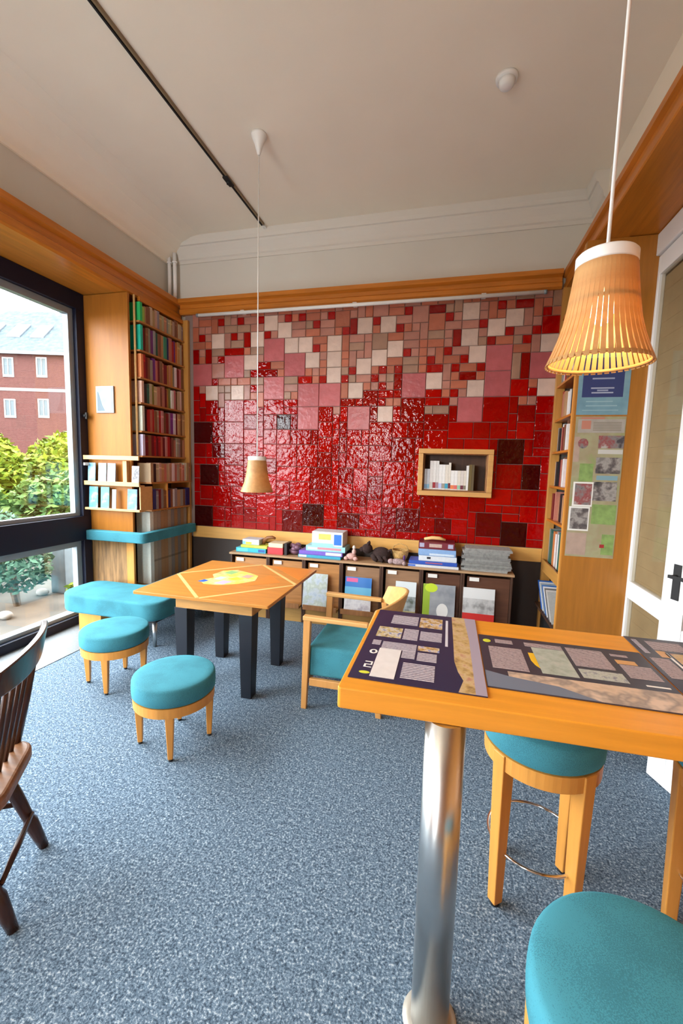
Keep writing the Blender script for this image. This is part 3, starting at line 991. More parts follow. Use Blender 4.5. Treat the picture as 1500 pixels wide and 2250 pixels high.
# ------------------------------------------------------------------ armchair
ac = thing('armchair', 'honey wood armchair with thick teal seat behind the bar table', 'chair', (-0.62, 2.79, 0))
def al(x, y, z): return (x + 0.62, y - 2.79, z)
WA = wood('armchair_wood', (0.62, 0.35, 0.12), 'x', 0.4, 0.12)
WAz = wood('armchair_leg_wood', (0.55, 0.27, 0.08), 'z', 0.4, 0.12)
for ly in (2.53, 3.07):
    MB().taper(al(-0.855, ly, 0), al(-0.84, ly, 0.61), 0.018, 0.017, 0.024, 0.019).build('leg', WAz, ac, 0.004)
    MB().taper(al(-0.36, ly + (0.03 if ly < 2.8 else -0.03), 0), al(-0.42, ly, 0.60), 0.018, 0.017, 0.02, 0.018).build('leg', WAz, ac, 0.004)
    # arm: front to back, dipping toward the crest rail
    m = MB()
    sgn = 1 if ly < 2.8 else -1
    m.hexa([al(-0.868, ly - 0.024, 0.605), al(-0.44, ly - 0.02, 0.60), al(-0.44, ly + 0.02, 0.60), al(-0.868, ly + 0.024, 0.605)],
           [al(-0.868, ly - 0.024, 0.635), al(-0.44, ly - 0.02, 0.628), al(-0.44, ly + 0.02, 0.628), al(-0.868, ly + 0.024, 0.635)])
    m.build('arm', WA, ac, 0.006)
    bx(-0.20, 0.21, ly - 2.79 - 0.014, ly - 2.79 + 0.014, 0.165, 0.215).build('side_rail', WAz, ac, 0.004)
for lx in (-0.845, -0.385):
    bx(lx + 0.62 - 0.012, lx + 0.62 + 0.012, -0.24, 0.24, 0.165, 0.215).build('cross_rail', WAz, ac, 0.003)
# curved crest rail
vs, fs = [], []
N = 16
for i in range(N + 1):
    a = -1 + 2 * i / N
    yy = 2.80 + a * 0.285
    xx = -0.45 + 0.16 * math.cos(a * PI / 2) ** 0.8
    hh = 0.125 + 0.055 * math.cos(a * PI / 2)
    z0 = 0.598
    lean = 0.05
    vs += [al(xx, yy, z0), al(xx + 0.022, yy, z0), al(xx + 0.022 + lean, yy, z0 + hh), al(xx + lean, yy, z0 + hh)]
for i in range(N):
    b = 4 * i
    for k in range(4):
        fs.append((b + k, b + (k + 1) % 4, b + 4 + (k + 1) % 4, b + 4 + k))
fs += [(3, 2, 1, 0), (4 * N, 4 * N + 1, 4 * N + 2, 4 * N + 3)]
MB().add(vs, fs).build('crest_rail', WA, ac, 0.006)
MB().prism(rpoly([(-0.225, -0.245), (0.2, -0.235), (0.2, 0.235), (-0.225, 0.245)], 0.03, 4), 0.216, 0.42, True).build('seat_cushion', TEAL, ac, 0.035, 4)

# ------------------------------------------------------------------ dark windsor chair at the left edge
tv, nv = Vector((0.564, -0.826)), Vector((0.826, 0.564))
base = tv * (-1.743) + nv * (-0.60)
wc = thing('windsor_chair', 'dark spindle-back wooden chair with brown seat at left edge', 'chair', (base.x, base.y, 0))
def cl(t, n, z):
    p = tv * t + nv * n
    return (p.x, p.y, z)
for (t, n, t2, n2) in ((-0.17, 0.03, -0.14, -0.10), (0.17, 0.03, 0.14, -0.10), (-0.19, -0.45, -0.15, -0.36), (0.19, -0.45, 0.15, -0.36)):
    p0, p1 = Vector(cl(t, n, 0)), Vector(cl(t2, n2, 0.43))
    pts = [p0, p0.lerp(p1, .12), p0.lerp(p1, .3), p0.lerp(p1, .34), p0.lerp(p1, .6), p1]
    MB().tube(pts, [0.017, 0.021, 0.026, 0.02, 0.024, 0.019], 12).build('leg', W_CHAIR, wc)
MB().tube([cl(-0.155, 0.0, 0.17), cl(0, 0.0, 0.175), cl(0.155, 0.0, 0.17)], [0.008, 0.013, 0.008]).build('stretcher', W_CHAIR, wc)
for s_ in (-1, 1):
    MB().tube([cl(s_ * 0.155, -0.03, 0.22), cl(s_ * 0.16, -0.2, 0.225), cl(s_ * 0.165, -0.40, 0.21)], [0.008, 0.013, 0.008]).build('stretcher', W_CHAIR, wc)
seat = [tuple((tv * t + nv * n)) for t, n in rpoly([(-0.185, 0.02), (0.185, 0.02), (0.23, -0.44), (-0.23, -0.44)], [0.08, 0.08, 0.1, 0.1], 6)]
MB().prism(seat, 0.425, 0.475).build('seat', wood('worn_seat_wood', (0.23, 0.105, 0.045), 'x', 0.45, 0.5), wc, 0.014, 3)
# back: posts, spindles, broad crest
def back_at(t, z):
    k = (z - 0.47) / 0.5
    return cl(t * (1 + 0.22 * k), -0.045 + 0.09 * k - 0.03 * (1 - (t / 0.2) ** 2) * 0, z)
for s_ in (-1, 1):
    MB().tube([back_at(s_ * 0.17, 0.44), back_at(s_ * 0.18, 0.65), back_at(s_ * 0.185, 0.86)], [0.014, 0.017, 0.013], 10).build('back_post', W_CHAIR, wc)
for t in (-0.115, -0.058, 0.0, 0.058, 0.115):
    MB().tube([back_at(t, 0.45), back_at(t, 0.66), back_at(t * 1.05, 0.87)], [0.007, 0.011, 0.007], 8).build('spindle', W_CHAIR, wc)
vs, fs = [], []
N = 12
for i in range(N + 1):
    a = -1 + 2 * i / N
    t = a * 0.235
    bow = 0.035 * (1 - a * a)
    z0, z1 = 0.845 + 0.012 * a * a, 0.955 - 0.01 * a * a
    vs += [cl(t, 0.02 + bow, z0), cl(t, 0.045 + bow, z0), cl(t, 0.065 + bow, z1), cl(t, 0.042 + bow, z1)]
for i in range(N):
    b = 4 * i
    for k in range(4):
        fs.append((b + k, b + (k + 1) % 4, b + 4 + (k + 1) % 4, b + 4 + k))
fs += [(3, 2, 1, 0), (4 * N, 4 * N + 1, 4 * N + 2, 4 * N + 3)]
MB().add(vs, fs).build('crest_rail', W_CHAIR, wc, 0.005)

# ------------------------------------------------------------------ bar table
bt = thing('bar_table', 'tall honey wood bar table on a steel column', 'table', (0.026, 1.115, 0))
MB().prism(rpoly([(-0.293, -0.047), (1.21, -0.020), (1.21, 0.62), (-0.293, 0.62)], 0.01, 2), 0.94, 1.0).build('table_top', W_BAR, bt, 0.004, 3)
MB().cyl((0, 0, 0.0062), (0, 0, 0.9395), 0.054, n=40).build('column', STEEL, bt)
MB().lathe([(0.0, 0.0), (0.078, 0.0), (0.078, 0.003), (0.058, 0.006), (0.0, 0.006)], 40).build('base_plate', plain('sand_metal', (0.45, 0.42, 0.36), 0.4, 0.3), bt)

NAVY = plain('print_navy', (0.022, 0.022, 0.06), 0.35)
CHAR = plain('print_charcoal', (0.045, 0.04, 0.055), 0.35)
TXT = text_mat('print_grey_text', (0.16, 0.14, 0.19), (0.6, 0.55, 0.58), 30, 0.4)
TXT2 = text_mat('print_taupe_text', (0.15, 0.11, 0.12), (0.55, 0.45, 0.45), 34, 0.4)
def board(label, x0, x1, y0, y1, z, m, items, name='display_board'):
    b = thing(name, label, 'display board', ((x0 + x1) / 2, (y0 + y1) / 2, z))
    cx, cy = (x0 + x1) / 2, (y0 + y1) / 2
    bx(x0 - cx, x1 - cx, y0 - cy, y1 - cy, 0.0, 0.003).build('board', m, b)
    lev = {}
    for it in items:
        nm, mat_, a = it[0], it[1], it[2]
        h = it[3] if len(it) > 3 else 0.0004
        if len(a) == 4 and not isinstance(a[0], tuple):
            p = [(a[0], a[2]), (a[1], a[2]), (a[1], a[3]), (a[0], a[3])]
        else:
            p = a
        ctr = (sum(q[0] for q in p) / len(p), sum(q[1] for q in p) / len(p))
        MB().prism([(q[0] - ctr[0], q[1] - ctr[1]) for q in p], 0, h).build(nm, mat_, b, loc=(ctr[0] - cx, ctr[1] - cy, 0.003))
    return b


LEAFC = plain('print_lime', (0.62, 0.66, 0.05), 0.4)
PHA = photo_mat('print_photo_ochre', [(.15, .1, .15), (.45, .27, .05), (.6, .5, .4), (.12, .18, .5)], 40)
PHB = photo_mat('print_photo_blue', [(.1, .1, .2), (.5, .38, .12), (.55, .52, .5), (.1, .12, .3)], 40)
WARM = photo_mat('print_rock_strip', [(.25, .15, .06), (.48, .32, .12), (.55, .4, .22), (.45, .22, .14)], 22)
def ell(cx, cy, rx, ry, n=20): return [(cx + rx * math.cos(2 * PI * k / n), cy + ry * math.sin(2 * PI * k / n)) for k in range(n)]
board('dark navy information board with a white card, left end of the bar', -0.252, 0.13, 1.13, 1.728, 1.0005, NAVY, [
    ('text_block', TXT, (-0.188, -0.087, 1.585, 1.68)), ('photo', PHA, (-0.08, 0.005, 1.575, 1.681)), ('photo', PHB, (-0.224, -0.136, 1.445, 1.541)),
    ('text_block', TXT, (-0.13, -0.078, 1.442, 1.544)), ('text_block', TXT, (-0.071, 0.005, 1.451, 1.536)), ('text_block', TXT, (-0.19, -0.076, 1.35, 1.405)),
    ('text_block', TXT, (-0.118, -0.076, 1.296, 1.35)), ('photo', PHA, (-0.071, -0.001, 1.365, 1.402)), ('text_block', TXT, (-0.069, -0.008, 1.288, 1.35)),
    ('text_block', TXT, (-0.107, -0.011, 1.164, 1.264)), ('title', plain('print_pale', (.6, .58, .62), .5), (0.017, 0.026, 1.425, 1.678)),
    ('text_block', TXT, (-0.225, -0.197, 1.37, 1.41)), ('numeral', PAPER, ell(-0.209, 1.315, 0.013, 0.016)), ('numeral', NAVY, ell(-0.209, 1.315, 0.006, 0.009), 0.0007),
    ('numeral', PAPER, (-0.221, -0.197, 1.236, 1.241)), ('numeral', PAPER, (-0.202, -0.197, 1.222, 1.236)), ('numeral', PAPER, (-0.221, -0.197, 1.218, 1.222)), ('numeral', PAPER, (-0.221, -0.215, 1.205, 1.218)), ('numeral', PAPER, (-0.221, -0.197, 1.201, 1.205)),
    ('leaf_emblem', LEAFC, ell(-0.211, 1.168, 0.016, 0.008)),
    ('rock_strip', WARM, [(0.040, 1.727), (0.088, 1.727), (0.098, 1.5), (0.1, 1.131), (0.055, 1.131), (0.07, 1.2), (0.056, 1.25), (0.046, 1.32), (0.044, 1.5)]),
    ('lavender_strip', plain('print_lavender', (0.36, 0.31, 0.38), 0.45), [(0.088, 1.727), (0.13, 1.727), (0.13, 1.131), (0.1, 1.131), (0.098, 1.5)]),
    ('white_card', plain('print_white_card', (0.7, 0.66, 0.64), 0.5, vary=0.05, scale=30), (-0.193, -0.122, 1.149, 1.347), 0.0009)])
SAND = photo_mat('print_sand', [(.5, .36, .24), (.62, .45, .32), (.3, .24, .2), (.66, .5, .38)], 9)
board('charcoal information board with a yellow patch, middle of the bar', 0.134, 0.650, 1.19, 1.576, 1.0005, CHAR, [
    ('leaf_emblem', LEAFC, ell(0.159, 1.524, 0.013, 0.014)), ('text_block', TXT2, (0.187, 0.244, 1.515, 1.545)), ('text_block', TXT2, (0.16, 0.265, 1.312, 1.48)),
    ('green_panel', photo_mat('print_greygreen', [(.30, .33, .26), (.38, .42, .36), (.45, .46, .4)], 30), (0.301, 0.402, 1.318, 1.51)),
    ('yellow_patch', plain('print_yellow', (.75, .45, .02), .4), [(0.283, 1.46), (0.3005, 1.46), (0.3005, 1.35), (0.290, 1.37), (0.283, 1.40)]),
    ('text_block', TXT2, (0.283, 0.402, 1.515, 1.545)), ('text_block', TXT2, (0.414, 0.526, 1.405, 1.544)), ('green_panel', photo_mat('print_stones', [(.33, .36, .3), (.45, .46, .4), (.2, .2, .25)], 50), (0.414, 0.534, 1.325, 1.385)),
    ('text_block', TXT2, (0.547, 0.597, 1.515, 1.535)), ('orange_panel', plain('print_apricot', (.6, .32, .12), .4), (0.548, 0.605, 1.46, 1.49)), ('text_block', TXT2, (0.55, 0.637, 1.365, 1.455)),
    ('title', PAPER, (0.575, 0.635, 1.322, 1.330)),
    ('blue_band', plain('print_steel_blue', (.16, .19, .25), .4), [(0.136, 1.29), (0.20, 1.268), (0.33, 1.245), (0.42, 1.192), (0.136, 1.192)]),
    ('sand_band', SAND, [(0.20, 1.30), (0.40, 1.298), (0.648, 1.30), (0.648, 1.192), (0.42, 1.192), (0.33, 1.245), (0.20, 1.268)])])
board('dark information board at the right end of the bar', 0.657, 1.05, 1.19, 1.728, 1.0005, CHAR, [
    ('text_block', TXT2, (0.713, 0.82, 1.62, 1.70)), ('orange_panel', plain('print_apricot', (.6, .32, .12), .4), (0.712, 0.74, 1.56, 1.612)), ('text_block', TXT2, (0.67, 0.725, 1.40, 1.546)),
    ('title', TXT, (0.672, 0.688, 1.584, 1.702)), ('photo', WARM, (0.75, 0.95, 1.44, 1.6)), ('text_block', TXT2, (0.84, 1.02, 1.62, 1.70)), ('text_block', TXT2, (0.73, 1.02, 1.25, 1.42)),
    ('title', PAPER, (0.735, 0.742, 1.44, 1.6))])

# ------------------------------------------------------------------ pendant lamps
def pend_profile():
    return [(0.127, 0.0), (0.114, 0.032), (0.101, 0.068), (0.090, 0.108), (0.083, 0.15), (0.077, 0.195), (0.071, 0.245)]


SLATM, _nt, _b = nodemat('lamp_slat_veneer')
_n = noise(_nt, 30, 4, coords(_nt))
_nt.links.new(ramp(_nt, _n, [(0.3, (0.44, 0.24, 0.085)), (0.7, (0.58, 0.34, 0.13))]), _b.inputs['Base Color'])
_b.inputs['Roughness'].default_value = 0.5
_tr = _nt.nodes.new('ShaderNodeBsdfTranslucent')
_tr.inputs[0].default_value = (0.8, 0.45, 0.15, 1)
_mx = _nt.nodes.new('ShaderNodeMixShader')
_mx.inputs[0].default_value = 0.22
_nt.links.new(_b.outputs[0], _mx.inputs[1])
_nt.links.new(_tr.outputs[0], _mx.inputs[2])
_nt.links.new(_mx.outputs[0], _nt.nodes['Material Output'].inputs[0])
BULB, _nt, _b = nodemat('lamp_bulb_glow')
_b.inputs['Emission Color'].default_value = (1, 0.72, 0.36, 1)
_b.inputs['Emission Strength'].default_value = 6


def slat(mb, a, n, k=1.0):
    pf = pend_profile()
    vs, fs = [], []
    for r, z in pf:
        hw = (r / 0.127 * 0.25 + 0.75) * 0.0058 * k
        for dr in (0.0, 0.0028):
            for s_ in (-1, 1):
                vs.append(((r - dr) * math.cos(a) - s_ * hw * math.sin(a), (r - dr) * math.sin(a) + s_ * hw * math.cos(a), z))
    for j in range(len(pf) - 1):
        b = 4 * j
        fs += [(b, b + 1, b + 5, b + 4), (b + 2, b + 6, b + 7, b + 3), (b, b + 4, b + 6, b + 2), (b + 1, b + 3, b + 7, b + 5)]
    e = 4 * (len(pf) - 1)
    fs += [(0, 2, 3, 1), (e, e + 1, e + 3, e + 2)]
    mb.add(vs, fs)


def pendant(label, loc, ceil_z, slats_apart, power, rose):
    p = thing('pendant_lamp', label, 'lamp', loc, 0, 'slatted wood pendant lamps')
    NS = 46
    if slats_apart:
        m = MB().mat(SLATM)
        slat(m, 0, NS)
        me = m.mesh('slat')
        for k in range(NS):
            o = link('slat', me, p)
            o.rotation_euler = (0, 0, 2 * PI * k / NS)
    else:
        m = MB().mat(SLATM)
        for k in range(NS):
            slat(m, 2 * PI * k / NS, NS, 1.45)
        m.build('slat_shade', None, p)
    for r, z in ((0.1225, 0.004), (0.0795, 0.15)):
        MB().lathe([(r - 0.004, z), (r, z), (r, z + 0.008), (r - 0.004, z + 0.008)], 40, closed=True).build('ring', SLATM, p)
    MB().lathe([(0.0, 0.246), (0.0705, 0.246), (0.0715, 0.25), (0.0715, 0.272), (0.067, 0.277), (0.0, 0.279)], 40).build('top_cap', WHITE, p)
    MB().cyl((0, 0, 0.19), (0, 0, 0.245), 0.02, n=16).build('bulb_holder', WHITE, p)
    MB().ellipsoid((0, 0, 0.145), (0.03, 0.03, 0.045)).build('bulb', BULB, p)
    MB().cyl((0, 0, 0.2795), (0, 0, ceil_z - loc[2] - (0.14 if rose else 0.001)), 0.0045, n=8).build('cord', WHITE, p)
    if rose:
        zc = ceil_z - loc[2]
        MB().lathe([(0.006, zc - 0.14), (0.012, zc - 0.135), (0.03, zc - 0.07), (0.055, zc - 0.015), (0.056, zc - 0.001), (0.0, zc - 0.001)], 28).build('ceiling_rose', WHITE, p)
    d = bpy.data.lights.new('pendant_lamp_light', 'POINT')
    d.energy = power
    d.color = (1, 0.76, 0.40)
    d.shadow_soft_size = 0.035
    lo = bpy.data.objects.new('pendant_lamp_light', d)
    COL.objects.link(lo)
    lo.parent = p
    lo.location = (0, 0, 0.075)
    return p


pendant('large near pendant lamp of pale wood slats over the bar', (0.365, 1.285, 1.885), ZC, True, 0.9, False)
pendant('far slatted pendant lamp hanging in front of the red tiles', (-1.465, 3.08, 1.385), ZC, False, 0.6, True)

# glowing globe added out of view behind the camera to lift the ceiling
gl = thing('fill_globe', 'added fill light globe, out of view behind the viewer', 'lamp', (-1.9, -1.5, 2.65))
FILL_GLOW, _nt, _b = nodemat('fill_globe_glow')
_b.inputs['Base Color'].default_value = (0.8, 0.78, 0.74, 1)
_b.inputs['Emission Color'].default_value = (1, 0.84, 0.62, 1)
_b.inputs['Emission Strength'].default_value = 22
MB().ellipsoid((0, 0, 0), (0.17, 0.17, 0.17), 28, 18).build('globe', FILL_GLOW, gl)
MB().cyl((0, 0, 0.168), (0, 0, 0.21), 0.05, n=20).build('collar', WHITE, gl)
MB().cyl((0, 0, 0.2105), (0, 0, ZC - 2.651), 0.006, n=8).build('cord', WHITE, gl)

# ------------------------------------------------------------------ ceiling track and detector
tk = thing('ceiling_track', 'long black lighting track running along the ceiling', 'track', (-1.925, 1.0, ZC))
bx(-0.012, 0.0, -3.8, 3.14, -0.022, -0.0005).build('rail_side', BLACKM, tk)
bx(0.008, 0.02, -3.8, 3.14, -0.022, -0.0005).build('rail_side', plain('bronze_rail', (0.22, 0.16, 0.09), 0.5), tk)
bx(0.0, 0.008, -3.8, 3.14, -0.012, -0.0005).build('rail_slot', BLACKM, tk)
MB().cyl((0.004, 2.46, -0.05), (0.004, 2.46, -0.022), 0.016, n=14).box(-0.018, 0.026, 2.40, 2.52, -0.034, -0.022).build('track_adapter', BLACKM, tk)
bx(-0.012, 0.02, 3.14, 3.19, -0.024, -0.0005).build('end_cap', WHITE, tk)
sd = thing('smoke_detector', 'small round white smoke detector on the ceiling', 'detector', (0.215, 2.985, ZC))
MB().lathe([(0.0, -0.02), (0.062, -0.02), (0.066, -0.001), (0.0, -0.001)], 32).build('base', WHITE, sd)
MB().lathe([(0.0, -0.062), (0.03, -0.06), (0.042, -0.05), (0.044, -0.034), (0.05, -0.021), (0.0, -0.021)], 32).build('sensor_head', WHITE, sd)

# ------------------------------------------------------------------ magazine cabinets along the tiled wall
CX = [-2.19, -1.765, -1.375, -0.985, -0.585, -0.205, 0.17, 0.605]
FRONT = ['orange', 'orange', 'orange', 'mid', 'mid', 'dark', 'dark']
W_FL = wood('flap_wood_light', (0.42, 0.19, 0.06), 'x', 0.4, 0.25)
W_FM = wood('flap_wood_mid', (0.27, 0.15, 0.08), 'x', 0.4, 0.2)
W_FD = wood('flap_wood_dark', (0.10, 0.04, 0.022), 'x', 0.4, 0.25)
W_KICK = wood('kick_wood', (0.40, 0.22, 0.06), 'x', 0.45, 0.15)
CLAB = ['leftmost magazine cabinet behind the game table', 'second magazine cabinet from the left, behind the game table', 'third magazine cabinet from the left, holding a pale blue magazine',
        'magazine cabinet holding a blue and pink magazine', 'magazine cabinet holding a grey landscape magazine', 'dark magazine cabinet holding a green and grey magazine', 'rightmost dark magazine cabinet, holding a white and red magazine']
MAGS = [None, None, ([(.42, .52, .62), (.55, .62, .68), (.45, .52, .46), (.6, .66, .6)], -1.365, -1.115, 'pale blue magazine with grey print, right of the game table'),
        (None, -0.935, -0.672, 'magazine with a blue sky cover and pink title'), ([(.55, .6, .62), (.4, .42, .42), (.05, .06, .05), (.5, .44, .3)], -0.44, -0.245, 'grey landscape magazine beside the armchair back'),
        (None, -0.18, 0.112, 'grey magazine with a lime green edge and white figure'), (None, 0.182, 0.458, 'white and grey magazine with a red lower third')]
for i in range(7):
    x0, x1 = CX[i] + 0.001, CX[i + 1] - 0.001
    cab = thing('magazine_cabinet', CLAB[i], 'cabinet', ((x0 + x1) / 2, 4.12, 0), 0, 'magazine cabinets along the tiles')
    og = ((x0 + x1) / 2, 4.12, 0)
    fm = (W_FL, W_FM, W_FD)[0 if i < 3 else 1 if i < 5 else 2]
    pp(cab, og, 'side', W_DARK, (x0, x0 + 0.018, 3.975, 4.26, 0.0, 0.655))
    pp(cab, og, 'side', W_DARK, (x1 - 0.018, x1, 3.975, 4.26, 0.0, 0.655))
    pp(cab, og, 'back', W_DARK, (x0 + 0.0185, x1 - 0.0185, 4.245, 4.26, 0.0, 0.655))
    pp(cab, og, 'kick_board', W_KICK, (x0 + 0.0185, x1 - 0.0185, 3.985, 4.0, 0.0, 0.165))
    pp(cab, og, 'ledge', W_KICK, (x0 + 0.0185, x1 - 0.0185, 3.915, 4.24, 0.166, 0.186))
    pp(cab, og, 'ledge_lip', W_MID, (x0 + 0.0185, x1 - 0.0185, 3.90, 3.9145, 0.166, 0.215))
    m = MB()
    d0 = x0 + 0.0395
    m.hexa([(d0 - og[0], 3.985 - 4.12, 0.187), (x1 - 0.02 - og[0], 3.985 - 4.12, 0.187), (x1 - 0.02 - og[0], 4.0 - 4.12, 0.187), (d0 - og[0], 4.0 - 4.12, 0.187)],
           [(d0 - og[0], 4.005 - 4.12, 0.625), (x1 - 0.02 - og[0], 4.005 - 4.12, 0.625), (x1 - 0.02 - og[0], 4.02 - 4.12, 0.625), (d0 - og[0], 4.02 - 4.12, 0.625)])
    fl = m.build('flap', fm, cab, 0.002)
    lx = x0 + 0.06
    bx(lx - og[0], lx + 0.085 - og[0], 3.99 - 4.12, 3.994 - 4.12, 0.585, 0.62).build('label_card', PAPER, fl)
    mg = MAGS[i]
    if mg:
        cols, a, b, lab = mg
        wd = b - a
        g = thing('magazine', lab, 'magazine', (a, 3.92, 0.187))
        g.rotation_euler = (math.radians(-8), 0, 0)
        hh = 0.345
        bx(0, wd, 0, 0.006, 0.0, hh).build('pages', PAPER, g)
        def blk(nm, m_, x0_, x1_, z0_, z1_, dep=0.0006):
            bx(wd * x0_, wd * x1_, -dep, -0.00001, hh * z0_, hh * z1_).build(nm, m_, g)
        if i == 2:
            blk('cover', photo_mat('cover_pale_blue', cols, 12), 0, 1, 0, 1)
        elif i == 3:
            blk('cover', plain('cover_blue', (.02, .16, .5), .35), 0, 1, 0.72, 1)
            blk('cover', plain('cover_sky', (.12, .42, .65), .35), 0, 1, 0.5, 0.72)
            blk('cover', photo_mat('cover_snow', [(.55, .55, .6), (.7, .7, .72), (.4, .38, .45)], 10), 0, 1, 0, 0.5)
            blk('title', plain('cover_pink', (.65, .1, .28), .4), 0.05, 0.48, 0.86, 0.97, 0.0011)
        elif i == 4:
            blk('cover', plain('cover_pale', (.6, .66, .68), .4), 0, 1, 0.6, 1)
            blk('cover', photo_mat('cover_land', [(.08, .1, .08), (.3, .34, .35), (.5, .5, .48)], 10), 0, 1, 0.2, 0.6)
            blk('cover', photo_mat('cover_grass', [(.3, .26, .1), (.5, .44, .2)], 14), 0, 1, 0, 0.2)
        elif i == 5:
            blk('cover', photo_mat('cover_grey', [(.2, .22, .25), (.28, .3, .33), (.34, .36, .38)], 6), 0.22, 1, 0.1, 1)
            blk('spine_strip', plain('cover_lime_dark', (.28, .42, .03), .4), 0, 0.22, 0.1, 1)
            blk('cover', plain('cover_green_grey', (.35, .42, .32), .4), 0, 1, 0, 0.1)
            MB().xf
            mm = MB()
            mm.xf = Matrix.Rotation(PI / 2, 4, 'X')
            mm.prism(ell(wd * 0.25, hh * 0.9, wd * 0.2, hh * 0.12), 0.0007, 0.0014)
            mm.build('lime_disc', plain('cover_lime', (.5, .66, .03), .4), g)
            mm = MB()
            mm.xf = Matrix.Rotation(PI / 2, 4, 'X')
            mm.prism(ell(wd * 0.62, hh * 0.3, wd * 0.18, hh * 0.2), 0.0007, 0.0014)
            mm.build('white_figure', plain('cover_white', (.72, .72, .7), .4), g)
        else:
            blk('cover', photo_mat('cover_bw', [(.2, .2, .2), (.45, .45, .45), (.5, .5, .5)], 9), 0, 1, 0.33, 0.72)
            blk('cover', plain('cover_white_sky', (.62, .63, .63), .4), 0, 1, 0.72, 1)
            blk('red_band', plain('cover_red', (.5, .015, .012), .4), 0, 1, 0, 0.33)
ct = bx(-2.2, 0.615, 3.965, 4.26, 0.656, 0.676).build('cabinet_top', wood('cabinet_top_wood', (0.42, 0.26, 0.14), 'x', 0.4, 0.2), None, 0.002)
tag(ct, 'long wooden top board over the magazine cabinets', 'worktop')

ZCT = 0.6765
def gamebox(name, label, x0, x1, y0, y1, z0, z1, c, items=(), cat='box', rz=0, grp='games and boxes on the cabinets'):
    cx, cy = (x0 + x1) / 2, (y0 + y1) / 2
    b = thing(name, label, cat, (cx, cy, z0), rz, grp)
    h = z1 - z0
    hx, hy = (x1 - x0) / 2, (y1 - y0) / 2
    bx(-hx + 0.002, hx - 0.002, -hy + 0.002, hy - 0.002, 0, h * 0.35).build('tray', bmat(mul(c, 0.8)), b)
    bx(-hx, hx, -hy, hy, h * 0.12, h).build('lid', bmat(c), b, 0.002)
    for nm, col_, u0_, u1_, v0_, v1_ in items:
        bx(-hx + 2 * hx * u0_, -hx + 2 * hx * u1_, -hy - 0.0008, -hy - 0.00005, h * v0_, h * v1_).build(nm, bmat(col_), b)
    return b


gamebox('game_box', 'turquoise game box, lowest at the left end of the cabinet top', -2.15, -1.81, 4.02, 4.22, ZCT, 0.722, (.03, .42, .6), [('print', (.1, .6, .7), .05, .4, .2, .9), ('print', (.03, .1, .35), .75, .97, .2, .8)])
gamebox('game_box', 'lime and yellow game box on the turquoise box', -2.10, -1.80, 4.03, 4.22, 0.7225, 0.752, (.5, .6, .06), [('print', (.75, .6, .1), .5, .95, .2, .9)])
gamebox('game_box', 'pale grey and yellow box topping the left end pile', -2.09, -1.90, 4.05, 4.2, 0.7525, 0.81, (.55, .6, .68), [('print', (.75, .6, .05), .2, .55, .1, .5), ('print', (.2, .5, .75), .0, .18, .1, .6)])
gamebox('card_box', 'red box under a cream one on the cabinet top', -1.79, -1.62, 4.02, 4.2, ZCT, 0.745, (.58, .04, .05))
gamebox('card_box', 'cream box lying on the red box', -1.785, -1.625, 4.03, 4.2, 0.7455, 0.79, (.72, .62, .42))
# brown arched toy on the boxes
o = MB().tube([(-1.88, 4.12, 0.757), (-1.865, 4.12, 0.80), (-1.83, 4.12, 0.828), (-1.78, 4.12, 0.835), (-1.745, 4.12, 0.825)], [0.016, 0.022, 0.02, 0.018, 0.012], 10).build('toy_arch', bmat((.22, .08, .02)))
tag(o, 'small brown arched toy leaning over the cream box', 'toy')
gamebox('game_box', 'black game box beside the red box', -1.605, -1.575, 4.02, 4.16, ZCT, 0.80, (.015, .012, .014))
lump = MB()
for k in range(9):
    lump.ellipsoid((-1.52 + rb.uniform(-.04, .05), 4.1 + rb.uniform(-.04, .04), 0.735 + rb.uniform(-.02, .045)), (.035, .03, .025), 10, 6)
lump.ellipsoid((-1.515, 4.1, 0.71), (.055, .05, .033), 12, 8)
tag(lump.build('cloth_bundle', bmat((.17, .08, .12))), 'crumpled purple cloth bundle between the boxes', 'cloth')
gamebox('game_box', 'teal flat game box, lowest of the stack with the white box', -1.445, -1.0, 4.0, 4.23, ZCT, 0.705, (.04, .33, .5), [('print', (.6, .65, .68), .02, .2, .2, .9)])
gamebox('game_box', 'purple and white game box in the stack with the white box', -1.44, -0.985, 4.01, 4.23, 0.7055, 0.745, (.17, .1, .5), [('print', (.6, .62, .7), .62, .98, .15, .9)])
gamebox('game_box', 'pale turquoise game box with pink print under the white box', -1.37, -0.96, 4.02, 4.23, 0.7455, 0.80, (.3, .62, .68), [('print', (.65, .25, .3), .3, .9, .35, .75), ('print', (.7, .7, .6), .05, .3, .3, .7)])
gamebox('game_box', 'white box with yellow and blue print, top of the game stack', -1.31, -0.99, 4.03, 4.24, 0.8005, 0.945, (.7, .74, .76), [('print', (.02, .16, .7), .72, .96, .12, .85), ('print', (.7, .55, .12), .22, .62, .45, .85), ('print', (.3, .62, .68), 0, .7, .0, .2)])
